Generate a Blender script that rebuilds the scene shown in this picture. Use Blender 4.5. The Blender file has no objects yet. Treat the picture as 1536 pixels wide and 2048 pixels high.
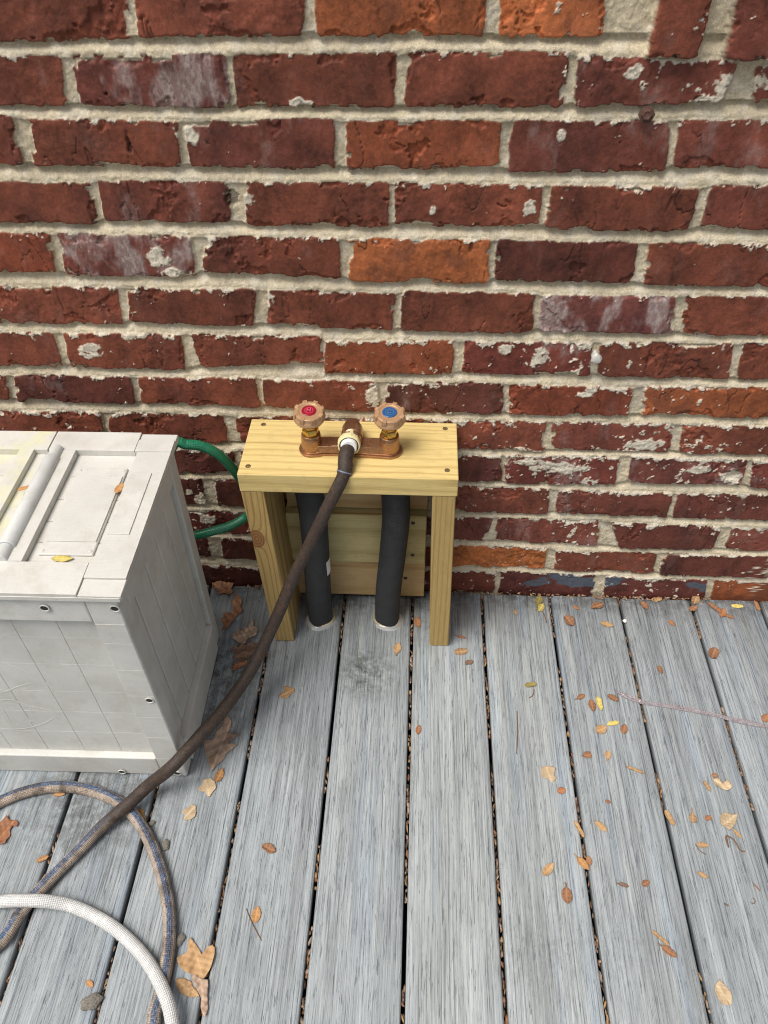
import bpy, bmesh, math, random
import numpy as np
from mathutils import Vector, Matrix
random.seed(7)
S = bpy.context.scene
C = S.collection
R = math.radians

# ------------------------------------------------------------------ camera
FPX, PITCH, YAW, ROLL, CD, CH = 1531.68, 0.78223234, -0.0542787, -0.01291, 1.04274736, 1.26507693
def cam_axes():
    cy, sy, cp, sp = math.cos(YAW), math.sin(YAW), math.cos(PITCH), math.sin(PITCH)
    fwd = Vector((sy*cp, cy*cp, -sp)); right = Vector((cy, -sy, 0)); up = right.cross(fwd)
    cr, sr = math.cos(ROLL), math.sin(ROLL)
    return cr*right + sr*up, -sr*right + cr*up, fwd
AX, AY, AZ = cam_axes()
CAMP = Vector((0, -CD, CH))
cd = bpy.data.cameras.new('camera'); cam = bpy.data.objects.new('camera', cd); C.objects.link(cam)
cd.sensor_fit = 'VERTICAL'; cd.sensor_height = 36; cd.lens = FPX/2048*36; cd.clip_start = .02; cd.clip_end = 2000
m = Matrix((AX, AY, -AZ)).transposed().to_4x4(); m.translation = CAMP
cam.matrix_world = m
S.camera = cam
def at(px, py, axis, v):
    d = (px-768)/FPX*AX - (py-1024)/FPX*AY + AZ
    t = (v-CAMP[axis])/d[axis]
    return CAMP + t*d
def gp(px, py, z=0.): return at(px, py, 2, z)
def wp(px, py, y=0.): return at(px, py, 1, y)

# ------------------------------------------------------------------ light
SUN_EL, SUN_AZ = 64, 232      # soft light from above, left and behind the camera
w = bpy.data.worlds.new('World'); S.world = w; w.use_nodes = True
nt = w.node_tree; bg = nt.nodes['Background']
sk = nt.nodes.new('ShaderNodeTexSky'); sk.sky_type = 'NISHITA'; sk.sun_disc = False
sk.sun_elevation = R(SUN_EL); sk.sun_rotation = R(SUN_AZ); sk.air_density = 1.0; sk.dust_density = 5.0; sk.ozone_density = 1.0
hs = nt.nodes.new('ShaderNodeHueSaturation'); hs.inputs['Saturation'].default_value = .35
nt.links.new(sk.outputs[0], hs.inputs['Color']); nt.links.new(hs.outputs[0], bg.inputs[0])
bg.inputs[1].default_value = .10
sl = bpy.data.lights.new('sun', 'SUN'); sun = bpy.data.objects.new('sun', sl); C.objects.link(sun)
sl.energy = 2.2; sl.angle = R(30); sl.color = (1, .96, .9)
az = R(SUN_AZ); el = R(SUN_EL)
sdir = Vector((math.sin(az)*math.cos(el), math.cos(az)*math.cos(el), math.sin(el)))
sun.rotation_euler = sdir.to_track_quat('Z', 'Y').to_euler()
sun.location = (0, 0, 5)
S.view_settings.view_transform = 'Standard'; S.view_settings.look = 'None'
S.cycles.filter_width = 1.1
S.view_settings.exposure = 0.38; S.view_settings.gamma = 1

# ------------------------------------------------------------------ helpers
def tag(o, label=None, cat=None, group=None, kind=None):
    if label: o['label'] = label
    if cat: o['category'] = cat
    if group: o['group'] = group
    if kind: o['kind'] = kind
    return o
def empty(name, loc=(0, 0, 0), rz=0):
    o = bpy.data.objects.new(name, None); C.objects.link(o); o.location = loc; o.rotation_euler.z = rz
    o.empty_display_size = .05
    return o
def link(name, me, mats, parent=None, smooth=True, loc=None):
    o = bpy.data.objects.new(name, me); C.objects.link(o)
    for mm in (mats if isinstance(mats, (list, tuple)) else [mats]): me.materials.append(mm)
    if smooth:
        me.polygons.foreach_set('use_smooth', [True]*len(me.polygons))
    if parent: o.parent = parent
    if loc: o.location = loc
    return o
def fin(name, bm, mats, parent=None, smooth=False, bevel=0, seg=2, loc=None, autosmooth=35):
    me = bpy.data.meshes.new(name); bm.normal_update(); bm.to_mesh(me); bm.free()
    o = link(name, me, mats, parent, False, loc)
    if smooth:
        me.polygons.foreach_set('use_smooth', [True]*len(me.polygons))
        me.set_sharp_from_angle(angle=R(autosmooth))
    if bevel:
        b = o.modifiers.new('b', 'BEVEL'); b.width = bevel; b.segments = seg; b.limit_method = 'ANGLE'; b.angle_limit = R(40)
        me.polygons.foreach_set('use_smooth', [True]*len(me.polygons))
        b.harden_normals = True
    return o
def box(bm, x0, x1, y0, y1, z0, z1, mi=0, M=None):
    vs = [bm.verts.new((x, y, z)) for z in (z0, z1) for y in (y0, y1) for x in (x0, x1)]
    if M:
        for v in vs: v.co = M @ v.co
    for f in ((0, 2, 3, 1), (4, 5, 7, 6), (0, 1, 5, 4), (2, 6, 7, 3), (0, 4, 6, 2), (1, 3, 7, 5)):
        bm.faces.new([vs[i] for i in f]).material_index = mi
    return vs
def lathe(bm, prof, n=32, M=None, mi=0, rfun=None, cap=True):
    """prof: [(r, z)...] around local Z"""
    rings = []
    for (r, z) in prof:
        ring = []
        for i in range(n):
            a = 2*math.pi*i/n
            rr = r*(rfun(a, z) if rfun else 1)
            v = Vector((rr*math.cos(a), rr*math.sin(a), z))
            ring.append(bm.verts.new(M @ v if M else v))
        rings.append(ring)
    for a, b in zip(rings, rings[1:]):
        for i in range(n):
            bm.faces.new((a[i], a[(i+1) % n], b[(i+1) % n], b[i])).material_index = mi
    if cap:
        bm.faces.new(list(reversed(rings[0]))).material_index = mi
        bm.faces.new(rings[-1]).material_index = mi
def spline(P, n=12):
    P = [Vector(p) for p in P]; Q = [2*P[0]-P[1]] + P + [2*P[-1]-P[-2]]
    out = []
    for i in range(1, len(Q)-2):
        a, b, c, d = Q[i-1:i+3]
        for k in range(n):
            t = k/n
            out.append(.5*((2*b) + (c-a)*t + (2*a-5*b+4*c-d)*t*t + (3*b-a-3*c+d)*t**3))
    out.append(Q[-2]); return out
def resample(pts, step):
    L = [0]
    for a, b in zip(pts, pts[1:]): L.append(L[-1]+(b-a).length)
    n = max(2, int(L[-1]/step)); A = np.array(pts); out = []
    s = np.linspace(0, L[-1], n+1)
    X = [np.interp(s, L, A[:, k]) for k in range(3)]
    return [Vector((X[0][i], X[1][i], X[2][i])) for i in range(n+1)], [float(q) for q in s]
def tube(name, P, rad, mats, parent=None, n=20, step=.004, twist=0., wob=0.):
    pts, s = resample(spline(P, 14), step)
    me = bpy.data.meshes.new(name); V = []; F = []; uv = []
    N = None; rnd = random.Random(3)
    for i, p in enumerate(pts):
        t = (pts[min(i+1, len(pts)-1)]-pts[max(i-1, 0)]).normalized()
        if N is None: N = t.cross(Vector((0, 0, 1))).normalized()
        N = (N - t*N.dot(t)).normalized(); B = t.cross(N)
        r = rad(s[i]/s[-1], s[i]) if callable(rad) else rad
        for k in range(n+1):
            a = 2*math.pi*k/n
            rr = float(r)*(1+wob*math.sin(s[i]*90+math.sin(s[i]*31)*2+a))
            V.append(p + rr*(math.cos(a)*N+math.sin(a)*B)); uv.append((k/n+twist*s[i], s[i]))
    for i in range(len(pts)-1):
        for k in range(n):
            q = i*(n+1)+k; F.append((q, q+1, q+n+2, q+n+1))
    me.from_pydata(V, [], F)
    ul = me.uv_layers.new(name='UVMap')
    li = np.empty(len(me.loops), int); me.loops.foreach_get('vertex_index', li)
    ul.data.foreach_set('uv', np.array(uv)[li].ravel())
    return link(name, me, mats, parent)

# ---- numpy noise
def _lat(ix, iy, seed):
    h = (ix.astype(np.int64)*374761393 + iy.astype(np.int64)*668265263 + seed*982451653) & 0xffffffff
    h = ((h ^ (h >> 13))*1274126177) & 0xffffffff
    return ((h ^ (h >> 16)) & 0xffff)/65535.0
def vn(x, y, seed=0):
    ix = np.floor(x); iy = np.floor(y); fx = x-ix; fy = y-iy
    fx = fx*fx*(3-2*fx); fy = fy*fy*(3-2*fy)
    a = _lat(ix, iy, seed); b = _lat(ix+1, iy, seed); c = _lat(ix, iy+1, seed); d = _lat(ix+1, iy+1, seed)
    return (a+(b-a)*fx)+((c+(d-c)*fx)-(a+(b-a)*fx))*fy
def fbm(x, y, sc, oc=4, seed=0, g=.5):
    """x,y in metres, sc feature size in metres; returns about -1..1"""
    o = 0; a = 1; n = 0
    for k in range(oc):
        ang = .6*k+.3; ca, sa = math.cos(ang), math.sin(ang)
        o = o + a*(vn((x*ca-y*sa)/sc+17.3*k, (x*sa+y*ca)/sc-9.1*k, seed+k)*2-1); n += a; a *= g; sc *= .5
    return o/n*1.5
def sst(a, b, x):
    t = np.clip((x-a)/(b-a), 0, 1); return t*t*(3-2*t)

# ---- material node helper
class NM:
    def __init__(s, name):
        s.m = bpy.data.materials.new(name); s.m.use_nodes = True; s.t = s.m.node_tree
        s.b = s.t.nodes['Principled BSDF']
    def n(s, typ, **kw):
        nd = s.t.nodes.new('ShaderNode'+typ)
        for k, v in kw.items():
            if k.startswith('i_'):
                key = k[2:]; key = int(key) if key.isdigit() else key
                s.put(nd.inputs[key], v)
            else: setattr(nd, k, v)
        return nd
    def put(s, inp, v):
        if hasattr(v, 'is_output') or isinstance(v, bpy.types.NodeSocket): s.t.links.new(v, inp)
        else: inp.default_value = v
    def coord(s, scale=(1, 1, 1), kind='Object', loc=(0, 0, 0)):
        tc = s.n('TexCoord'); mp = s.n('Mapping'); mp.inputs['Scale'].default_value = scale; mp.inputs['Location'].default_value = loc
        s.t.links.new(tc.outputs[kind], mp.inputs[0]); return mp.outputs[0]
    def noise(s, vec, scale, detail=4, rough=.55, dist=0):
        nd = s.n('TexNoise'); s.put(nd.inputs['Vector'], vec); nd.inputs['Scale'].default_value = scale
        nd.inputs['Detail'].default_value = detail; nd.inputs['Roughness'].default_value = rough; nd.inputs['Distortion'].default_value = dist
        return nd.outputs['Fac']
    def ramp(s, f, *stops):
        nd = s.n('ValToRGB'); s.put(nd.inputs[0], f); cr = nd.color_ramp
        while len(cr.elements) < len(stops): cr.elements.new(.5)
        for e, (p, c) in zip(cr.elements, stops):
            e.position = p; e.color = (c if len(c) == 4 else (*c, 1)) if not isinstance(c, (int, float)) else (c, c, c, 1)
        return nd.outputs[0]
    def mix(s, f, a, b, mode='MIX'):
        nd = s.n('Mix', data_type='RGBA', blend_type=mode)
        s.put(nd.inputs[0], f)
        for i, v in ((6, a), (7, b)):
            if isinstance(v, (tuple, list)) and len(v) == 3: v = (*v, 1)
            s.put(nd.inputs[i], v)
        return nd.outputs[2]
    def math(s, op, a, b=0.):
        nd = s.n('Math', operation=op); s.put(nd.inputs[0], a); s.put(nd.inputs[1], b); return nd.outputs[0]
    def bump(s, h, strength=.3, dist=.001, nrm=None):
        nd = s.n('Bump'); nd.inputs['Strength'].default_value = strength; nd.inputs['Distance'].default_value = dist
        s.put(nd.inputs['Height'], h)
        if nrm is not None: s.put(nd.inputs['Normal'], nrm)
        s.t.links.new(nd.outputs[0], s.b.inputs['Normal']); return nd.outputs[0]
    def base(s, c):
        if isinstance(c, (tuple, list)) and len(c) == 3: c = (*c, 1)
        s.put(s.b.inputs['Base Color'], c)
    def set(s, **kw):
        for k, v in kw.items(): s.put(s.b.inputs[k.replace('_', ' ')], v)
        return s.m

# ------------------------------------------------------------------ materials
def mat_wall():
    k = NM('brick_and_mortar'); a = k.n('Attribute', attribute_name='Col'); r = k.n('Attribute', attribute_name='rgh')
    c = k.coord()
    f = k.noise(c, 900, 3, .7); g = k.noise(c, 330, 4, .7)
    col = k.mix(1, a.outputs[0], k.ramp(f, (.3, .70), (.7, 1.28)), 'MULTIPLY')
    col = k.mix(1, col, k.ramp(g, (.3, .82), (.7, 1.15)), 'MULTIPLY')
    k.base(col)
    h = k.math('ADD', k.math('MULTIPLY', f, .6), g)
    h = k.math('MULTIPLY', h, k.math('ADD', k.math('MULTIPLY', r.outputs['Fac'], 1.2), .25))
    k.bump(h, .6, .0016)
    return k.set(Roughness=k.math('ADD', k.math('MULTIPLY', r.outputs['Fac'], .32), .6), **{'Specular_IOR_Level': .32})
def mat_deck():
    k = NM('weathered_composite'); a = k.n('Attribute', attribute_name='bt')
    tc = k.n('TexCoord'); off = k.n('VectorMath', operation='ADD'); k.put(off.inputs[0], tc.outputs['Object'])
    vm = k.n('VectorMath', operation='SCALE'); k.put(vm.inputs[0], a.outputs['Color']); vm.inputs['Scale'].default_value = 7.0
    k.put(off.inputs[1], vm.outputs[0]); P = off.outputs[0]
    def st(sx, sy, sc, d=4, r=.6, dist=0):
        mp = k.n('Mapping'); mp.inputs['Scale'].default_value = (sx, sy, 1); k.put(mp.inputs[0], P); return k.noise(mp.outputs[0], sc, d, r, dist)
    fine = st(1, .016, 620, 5, .8, .05); fine2 = st(1, .010, 230, 4, .7); broad = st(1, .03, 44, 3, .6); dash = st(1, .05, 560, 3, .7)
    hair = st(1, .012, 480, 2, .5); patch = k.noise(P, 5, 3, .6); tint = st(1, .04, 34, 3, .55); speck = k.noise(P, 800, 2, .6)
    col = k.ramp(fine, (.30, (.11, .12, .125)), (.44, (.27, .285, .285)), (.54, (.42, .435, .425)), (.70, (.60, .605, .58)))
    col = k.mix(.36, col, k.ramp(fine2, (.34, (.18, .19, .20)), (.46, (.30, .315, .32)), (.54, (.42, .43, .42)), (.66, (.56, .56, .53))))
    col = k.mix(1, col, k.ramp(broad, (.3, .80), (.7, 1.14)), 'MULTIPLY')
    col = k.mix(k.ramp(tint, (.54, 0), (.70, .42)), col, k.mix(1, col, (.70, .88, 1.14), 'MULTIPLY'))
    col = k.mix(k.ramp(tint, (.25, .4), (.40, 0)), col, k.mix(1, col, (1.04, .97, .93), 'MULTIPLY'))
    hl = k.ramp(hair, (.34, 1), (.38, 0)); col = k.mix(k.math('MULTIPLY', hl, .55), col, (.075, .08, .09))
    dm = k.ramp(dash, (.345, 1), (.40, 0))
    col = k.mix(k.math('MULTIPLY', dm, .65), col, (.07, .075, .08))
    col = k.mix(k.ramp(patch, (.5, 0), (.75, .22)), col, (.30, .29, .26))
    # dirt stains with a shape of their own; gr darkens the boards toward the wall
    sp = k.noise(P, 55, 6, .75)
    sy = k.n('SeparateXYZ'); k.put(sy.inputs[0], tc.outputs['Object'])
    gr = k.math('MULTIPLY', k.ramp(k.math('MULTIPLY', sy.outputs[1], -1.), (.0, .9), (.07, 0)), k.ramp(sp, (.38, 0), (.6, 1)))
    col = k.mix(gr, col, (.07, .06, .05))  # noise-broken darkening that fades out away from the wall
    wide = st(1, .35, 16, 5, .7); col = k.mix(k.ramp(wide, (.56, 0), (.72, .30)), col, (.14, .14, .14))
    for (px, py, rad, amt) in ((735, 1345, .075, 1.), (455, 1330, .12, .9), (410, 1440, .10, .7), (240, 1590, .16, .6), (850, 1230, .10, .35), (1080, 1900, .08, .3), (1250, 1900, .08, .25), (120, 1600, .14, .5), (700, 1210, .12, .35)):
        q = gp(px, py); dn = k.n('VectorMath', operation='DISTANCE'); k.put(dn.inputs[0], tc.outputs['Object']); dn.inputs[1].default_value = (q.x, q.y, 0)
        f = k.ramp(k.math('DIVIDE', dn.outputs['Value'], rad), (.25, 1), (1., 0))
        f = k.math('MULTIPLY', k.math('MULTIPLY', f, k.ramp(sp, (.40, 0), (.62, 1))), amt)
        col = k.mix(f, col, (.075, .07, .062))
    bt = k.ramp(a.outputs['Alpha'], (0, (.73, .765, .81)), (.5, (.82, .86, .90)), (1, (.90, .93, .95)))
    col = k.mix(1, col, bt, 'MULTIPLY')
    col = k.mix(k.ramp(speck, (.27, .7), (.34, 0)), col, (.06, .06, .06))
    k.base(col)
    h = k.math('ADD', k.math('MULTIPLY', fine2, 1.2), k.math('MULTIPLY', k.math('ADD', dm, hl), -.6))
    k.bump(h, .6, .0012)
    return k.set(Roughness=.62, **{'Specular_IOR_Level': .4})
def mat_pine(name, along='x', tone=1., green=.5, seed=0., rings=560, wob=14., late=(.42, .29, .12), light=(.65, .51, .215), mid=(.55, .40, .14), knots=()):
    k = NM(name); s = {'x': (.09, 1, 1), 'z': (1, 1, .09)}[along]
    c = k.coord(s, loc=(seed, seed*1.7, seed*.6)); c2 = k.coord((1, 1, 1), loc=(seed, 0, seed))
    warp = k.noise(c, 11, 3, .55); warp2 = k.noise(c, 30, 2, .5)
    se = k.n('SeparateXYZ'); k.put(se.inputs[0], c); ax = se.outputs[1] if along == 'x' else se.outputs[0]
    ax = k.math('ADD', ax, k.math('MULTIPLY', se.outputs[2] if along == 'x' else se.outputs[1], .35))
    ph = k.math('ADD', k.math('MULTIPLY', ax, rings), k.math('ADD', k.math('MULTIPLY', warp, wob), k.math('MULTIPLY', warp2, 2.)))
    kd = []
    for (kx, ky, kz, kr) in knots:
        cs = k.coord((1, 1, .62) if along == 'z' else (.62, 1, 1)); dn = k.n('VectorMath', operation='DISTANCE'); k.put(dn.inputs[0], cs)
        dn.inputs[1].default_value = (kx, ky, kz*.62) if along == 'z' else (kx*.62, ky, kz)
        dd = k.math('ADD', k.math('DIVIDE', dn.outputs['Value'], kr), k.math('MULTIPLY', k.math('SUBTRACT', warp2, .5), .25)); kd.append(dd)
        ph = k.math('ADD', ph, k.math('DIVIDE', 9., k.math('ADD', k.math('MULTIPLY', dd, dd), .5)))
    wv = k.math('ADD', k.math('MULTIPLY', k.math('SINE', ph), .5), .5)
    T = tone
    light = tuple(x*T for x in light); mid = tuple(x*T for x in mid); dark = tuple(x*T for x in late)
    col = k.ramp(wv, (0, dark), (.16, mid), (.5, light), (1, light))
    amp = k.ramp(k.noise(c, 16, 2), (.35, .25), (.65, 1.))
    col = k.mix(amp, light, col)
    col = k.mix(k.ramp(k.noise(c2, 14, 3), (.4, 0), (.65, green)), col, (.50*T, .50*T, .26*T))
    for dd in kd:
        col = k.mix(k.ramp(dd, (.85, .85), (1.7, 0)), col, (.40*T, .24*T, .09*T))
        kc = k.mix(k.math('ADD', k.math('MULTIPLY', k.math('SINE', k.math('MULTIPLY', dd, 22.)), .5), .5), (.19, .085, .03), (.33, .16, .06))
        col = k.mix(k.ramp(dd, (.86, 1), (.94, 0)), col, kc)
    fib = k.noise(k.coord({'x': (.03, 1, 1), 'z': (1, 1, .03)}[along]), 900, 3, .6)
    col = k.mix(1, col, k.ramp(fib, (.3, .82), (.7, 1.12)), 'MULTIPLY')
    col = k.mix(k.ramp(k.noise(c2, 40, 4, .7), (.56, 0), (.8, .4)), col, (.30, .19, .07)); col = k.mix(1, col, (1.0, .96, .90), 'MULTIPLY')
    k.base(col); k.bump(k.math('ADD', fib, k.math('MULTIPLY', wv, .5)), .22, .0006)
    return k.set(Roughness=.68)
def mat_resin(name, c0=(.62, .61, .57), pollen=0.):
    k = NM(name); c = k.coord(); g = k.noise(k.coord((.12, 1, 1)), 520, 4, .7); big = k.noise(c, 7, 4, .6); sp = k.noise(c, 420, 3, .7)
    col = k.mix(1, c0, k.ramp(big, (.3, .86), (.7, 1.06)), 'MULTIPLY')
    col = k.mix(1, col, k.ramp(sp, (.25, .86), (.45, 1.0)), 'MULTIPLY')
    col = k.mix(k.ramp(k.noise(c, 18, 6, .75), (.48, 0), (.75, .5)), col, (.38, .36, .28))
    if pollen: col = k.mix(k.ramp(k.noise(c, 22, 4, .6), (.47, 0), (.66, pollen)), col, (.66, .64, .30))
    col = k.mix(k.ramp(k.noise(c, 260, 2, .5), (.72, 0), (.78, .5)), col, (.13, .11, .08))
    k.base(col); k.bump(k.math('ADD', g, k.math('MULTIPLY', sp, .5)), .4, .0008)
    return k.set(Roughness=.5, **{'Specular_IOR_Level': .4})
def mat_hose(name, base, base2, stripe=None, coat=None, split=None, nu=22, nv=1150, rough=.6, bscale=.8, spec=.35, dirt=.5):
    k = NM(name); uv = k.n('TexCoord').outputs['UV']; se = k.n('SeparateXYZ'); k.put(se.inputs[0], uv); u, v = se.outputs[0], se.outputs[1]
    A = k.math('ADD', k.math('MULTIPLY', u, 2*math.pi*nu/2), k.math('MULTIPLY', v, nv)); B = k.math('SUBTRACT', k.math('MULTIPLY', u, 2*math.pi*nu/2), k.math('MULTIPLY', v, nv))
    w_ = k.math('MULTIPLY', k.math('SINE', A), k.math('SINE', B)); wf = k.math('ADD', k.math('MULTIPLY', w_, .5), .5)
    c = k.coord(); n1 = k.noise(c, 45, 5, .7); n2 = k.noise(c, 300, 4, .75)
    col = k.mix(wf, base2, base)
    col = k.mix(k.ramp(k.noise(c, 90, 5, .8), (.5, 0), (.68, .6)), col, tuple(min(1, x*1.25) for x in base))
    if stripe:
        us = k.math('FRACT', k.math('ADD', u, k.math('MULTIPLY', v, -.03)))
        d = k.math('ABSOLUTE', k.math('SUBTRACT', us, .80))
        f = k.math('MULTIPLY', k.ramp(d, (.065, 1), (.085, 0)), k.ramp(n2, (.38, .3), (.5, 1)))
        col = k.mix(f, col, k.mix(wf, tuple(x*.6 for x in stripe), stripe))
    col = k.mix(k.math('MULTIPLY', k.ramp(n1, (.42, 0), (.66, 1)), dirt), col, (.05, .035, .026))
    col = k.mix(k.ramp(n2, (.57, 0), (.64, dirt)), col, (.035, .027, .022))
    bh = k.math('MULTIPLY', wf, 1.0)
    if coat:
        e = k.math('ADD', v, k.math('MULTIPLY', k.math('SUBTRACT', n1, .5), .18))
        f = k.ramp(k.math('SUBTRACT', e, split-.5), (.47, 1), (.53, 0))
        cc = k.mix(k.ramp(n2, (.35, 0), (.7, 1)), coat, tuple(x*2.1+.012 for x in coat))
        cc = k.mix(k.ramp(k.noise(c, 150, 4, .8), (.66, 0), (.72, .4)), cc, (.16, .15, .15))
        cc = k.mix(k.ramp(k.noise(c, 80, 5, .8), (.54, 0), (.66, .7)), cc, (.12, .055, .028)); cc = k.mix(k.ramp(k.noise(c, 420, 3, .8), (.66, 0), (.70, .6)), cc, (.35, .30, .27))
        col = k.mix(f, col, cc); bh = k.math('ADD', k.math('MULTIPLY', bh, k.math('SUBTRACT', 1., f)), k.math('MULTIPLY', n2, .8))
    k.base(col); k.bump(bh, bscale, .0008)
    return k.set(Roughness=rough, **{'Specular_IOR_Level': spec})
def mat_simple(name, c, rough=.5, metal=0., var=.2, sc=200, bump=.1, spec=.5):
    k = NM(name); n = k.noise(k.coord(), sc, 4, .65)
    k.base(k.mix(1, c, k.ramp(n, (.3, 1-var), (.7, 1+var)), 'MULTIPLY')); k.bump(n, bump, .0006)
    return k.set(Roughness=rough, Metallic=metal, **{'Specular_IOR_Level': spec})
def mat_foam():
    k = NM('black_foam'); c = k.coord(); n = k.noise(c, 900, 3, .8); n2 = k.noise(c, 40, 3)
    col = k.mix(k.ramp(n, (.45, 0), (.72, 1)), (.012, .012, .013), (.075, .078, .085)); col = k.mix(1, col, k.ramp(n2, (.3, .8), (.7, 1.3)), 'MULTIPLY')
    k.base(col); k.bump(n, .5, .0008); return k.set(Roughness=.75)
def mat_leaf(name, c, c2, spot=.35):
    k = NM(name); c_ = k.coord(); oi = k.n('ObjectInfo')
    n = k.noise(c_, 60, 4, .7); n2 = k.noise(c_, 400, 4, .7)
    col = k.mix(k.ramp(n, (.35, 0), (.65, 1)), c, c2); col = k.mix(1, col, k.ramp(oi.outputs['Random'], (0, .75), (1, 1.2)), 'MULTIPLY')
    col = k.mix(k.ramp(n2, (.6, 0), (.72, spot)), col, tuple(x*.35 for x in c))
    at_ = k.n('Attribute', attribute_name='vein'); col = k.mix(k.math('MULTIPLY', at_.outputs['Fac'], .6), col, tuple(min(1, x*1.5) for x in c2))
    k.base(col); k.bump(k.math('ADD', n2, at_.outputs['Fac']), .3, .0006); return k.set(Roughness=.62, **{'Specular_IOR_Level': .3})
M = {}
M['wall'] = mat_wall(); M['deck'] = mat_deck()
M['pine_top'] = mat_pine('pine_top', 'x', 1.02, .12, .0, 460, 34, (.43, .29, .115)); M['pine_leg'] = mat_pine('pine_leg', 'z', .84, .0, 3.1, 620, 30, (.27, .155, .045), (.53, .375, .145), (.44, .285, .095), ((-0.1640, -.071, 0.299, .0150),)); M['pine_leg2'] = mat_pine('pine_leg_right', 'z', .84, .0, 5.7, 700, 7, (.29, .17, .05), (.52, .37, .14), (.44, .29, .10))
M['pine_back'] = mat_pine('pine_back', 'x', .9, .4, 8.3, 300, 6, (.36, .26, .09), (.60, .50, .24), (.50, .38, .15)); M['pine_ply'] = mat_pine('pine_ply', 'x', .82, .0, 12.3, 260, 26, (.45, .28, .10), (.62, .44, .22), (.54, .36, .16))
M['resin'] = mat_resin('beige_resin'); M['resin_lid'] = mat_resin('beige_resin_lid', (.60, .585, .54)); M['resin_pollen'] = mat_resin('pollen_dusted_resin', (.60, .585, .53), .5)
M['hose'] = mat_hose('braided_hose', (.56, .46, .37), (.22, .165, .125), stripe=(.075, .14, .26), coat=(.026, .017, .012), split=.83, dirt=.85)
M['white_hose'] = mat_hose('white_braid', (.80, .79, .77), (.34, .34, .33), stripe=None, dirt=.12, nu=22, nv=1100)
M['green_hose'] = mat_hose('green_vinyl', (.02, .26, .13), (.002, .05, .024), nu=18, nv=900, rough=.28, bscale=.3, spec=.6, dirt=.1)
M['bronze'] = mat_simple('cast_bronze', (.40, .225, .125), .32, .85, .3, 380, .4)
M['brass'] = mat_simple('brass', (.62, .40, .10), .2, 1., .1)
M['copper_plastic'] = mat_simple('copper_coloured_handle', (.46, .275, .15), .36, .25, .1, 200, .1)
M['red'] = mat_simple('red_disc', (.28, .006, .022), .3, 0, .1); M['red_light'] = mat_simple('red_disc_mark', (.62, .10, .16), .35, 0, .1)
M['blue'] = mat_simple('blue_disc', (.018, .085, .24), .3, 0, .1); M['blue_light'] = mat_simple('blue_disc_mark', (.10, .17, .28), .35, 0, .1)
M['cream'] = mat_simple('cream_plastic', (.76, .66, .36), .45, 0, .08); M['white'] = mat_simple('white_plastic', (.78, .76, .74), .35, 0, .08)
M['rubber'] = mat_simple('black_rubber', (.02, .02, .02), .6); M['foam'] = mat_foam()
M['steel'] = mat_simple('dull_screw', (.26, .20, .11), .45, .7, .3, 700, .4); M['dark_screw'] = mat_simple('dark_screw', (.05, .035, .05), .4, .6, .3, 700, .4)
M['rust'] = mat_simple('rusty_bolt', (.10, .05, .035), .75, .3, .4, 500, .6); M['paint_blob'] = mat_simple('painted_anchor', (.52, .50, .46), .6, 0, .25, 500, .5)
M['ground'] = mat_simple('soil', (.05, .038, .027), .95, 0, .5, 30, .6); M['joist'] = mat_simple('dark_joist', (.035, .028, .022), .9, 0, .4, 60, .5)
M['husk'] = mat_simple('grey_husk', (.17, .155, .13), .9, 0, .5, 500, 1.)
M['hole'] = mat_simple('dark_hole', (.02, .02, .018), .8)
k = NM('clear_caulk'); k.base((.86, .85, .82)); M['caulk'] = k.set(Roughness=.06, IOR=1.5, **{'Transmission_Weight': .7, 'Coat_Weight': .8})
k = NM('clear_vinyl'); k.base((.95, .86, .88)); k.bump(k.noise(k.coord(), 300, 3), .4, .001); M['vinyl'] = k.set(Roughness=.1, IOR=1.45, **{'Transmission_Weight': .85})
M['l_tan'] = mat_leaf('tan_leaf', (.31, .18, .082), (.42, .265, .135)); M['l_brown'] = mat_leaf('brown_leaf', (.215, .10, .05), (.31, .155, .08))
M['l_dark'] = mat_leaf('dark_brown_leaf', (.12, .07, .048), (.20, .125, .085)); M['l_pale'] = mat_leaf('pale_leaf', (.36, .26, .155), (.47, .36, .23))
M['l_yellow'] = mat_leaf('yellow_leaf', (.44, .34, .09), (.54, .44, .14), .2); M['l_rust'] = mat_leaf('rust_leaf', (.25, .095, .045), (.33, .15, .07))
M['l_green'] = mat_leaf('greenish_leaf', (.20, .18, .05), (.28, .20, .07)); M['l_oak'] = mat_leaf('oak_leaf', (.30, .205, .145), (.42, .30, .22)); M['l_orange'] = mat_leaf('orange_leaf', (.36, .175, .065), (.44, .24, .10))
M['twig'] = mat_simple('twig', (.16, .085, .04), .8)

# ------------------------------------------------------------------ ground under the deck
bm = bmesh.new(); box(bm, -300, 300, -300, 300, -.50, -.42); o = fin('ground', bm, M['ground']); tag(o, kind='structure')

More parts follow.
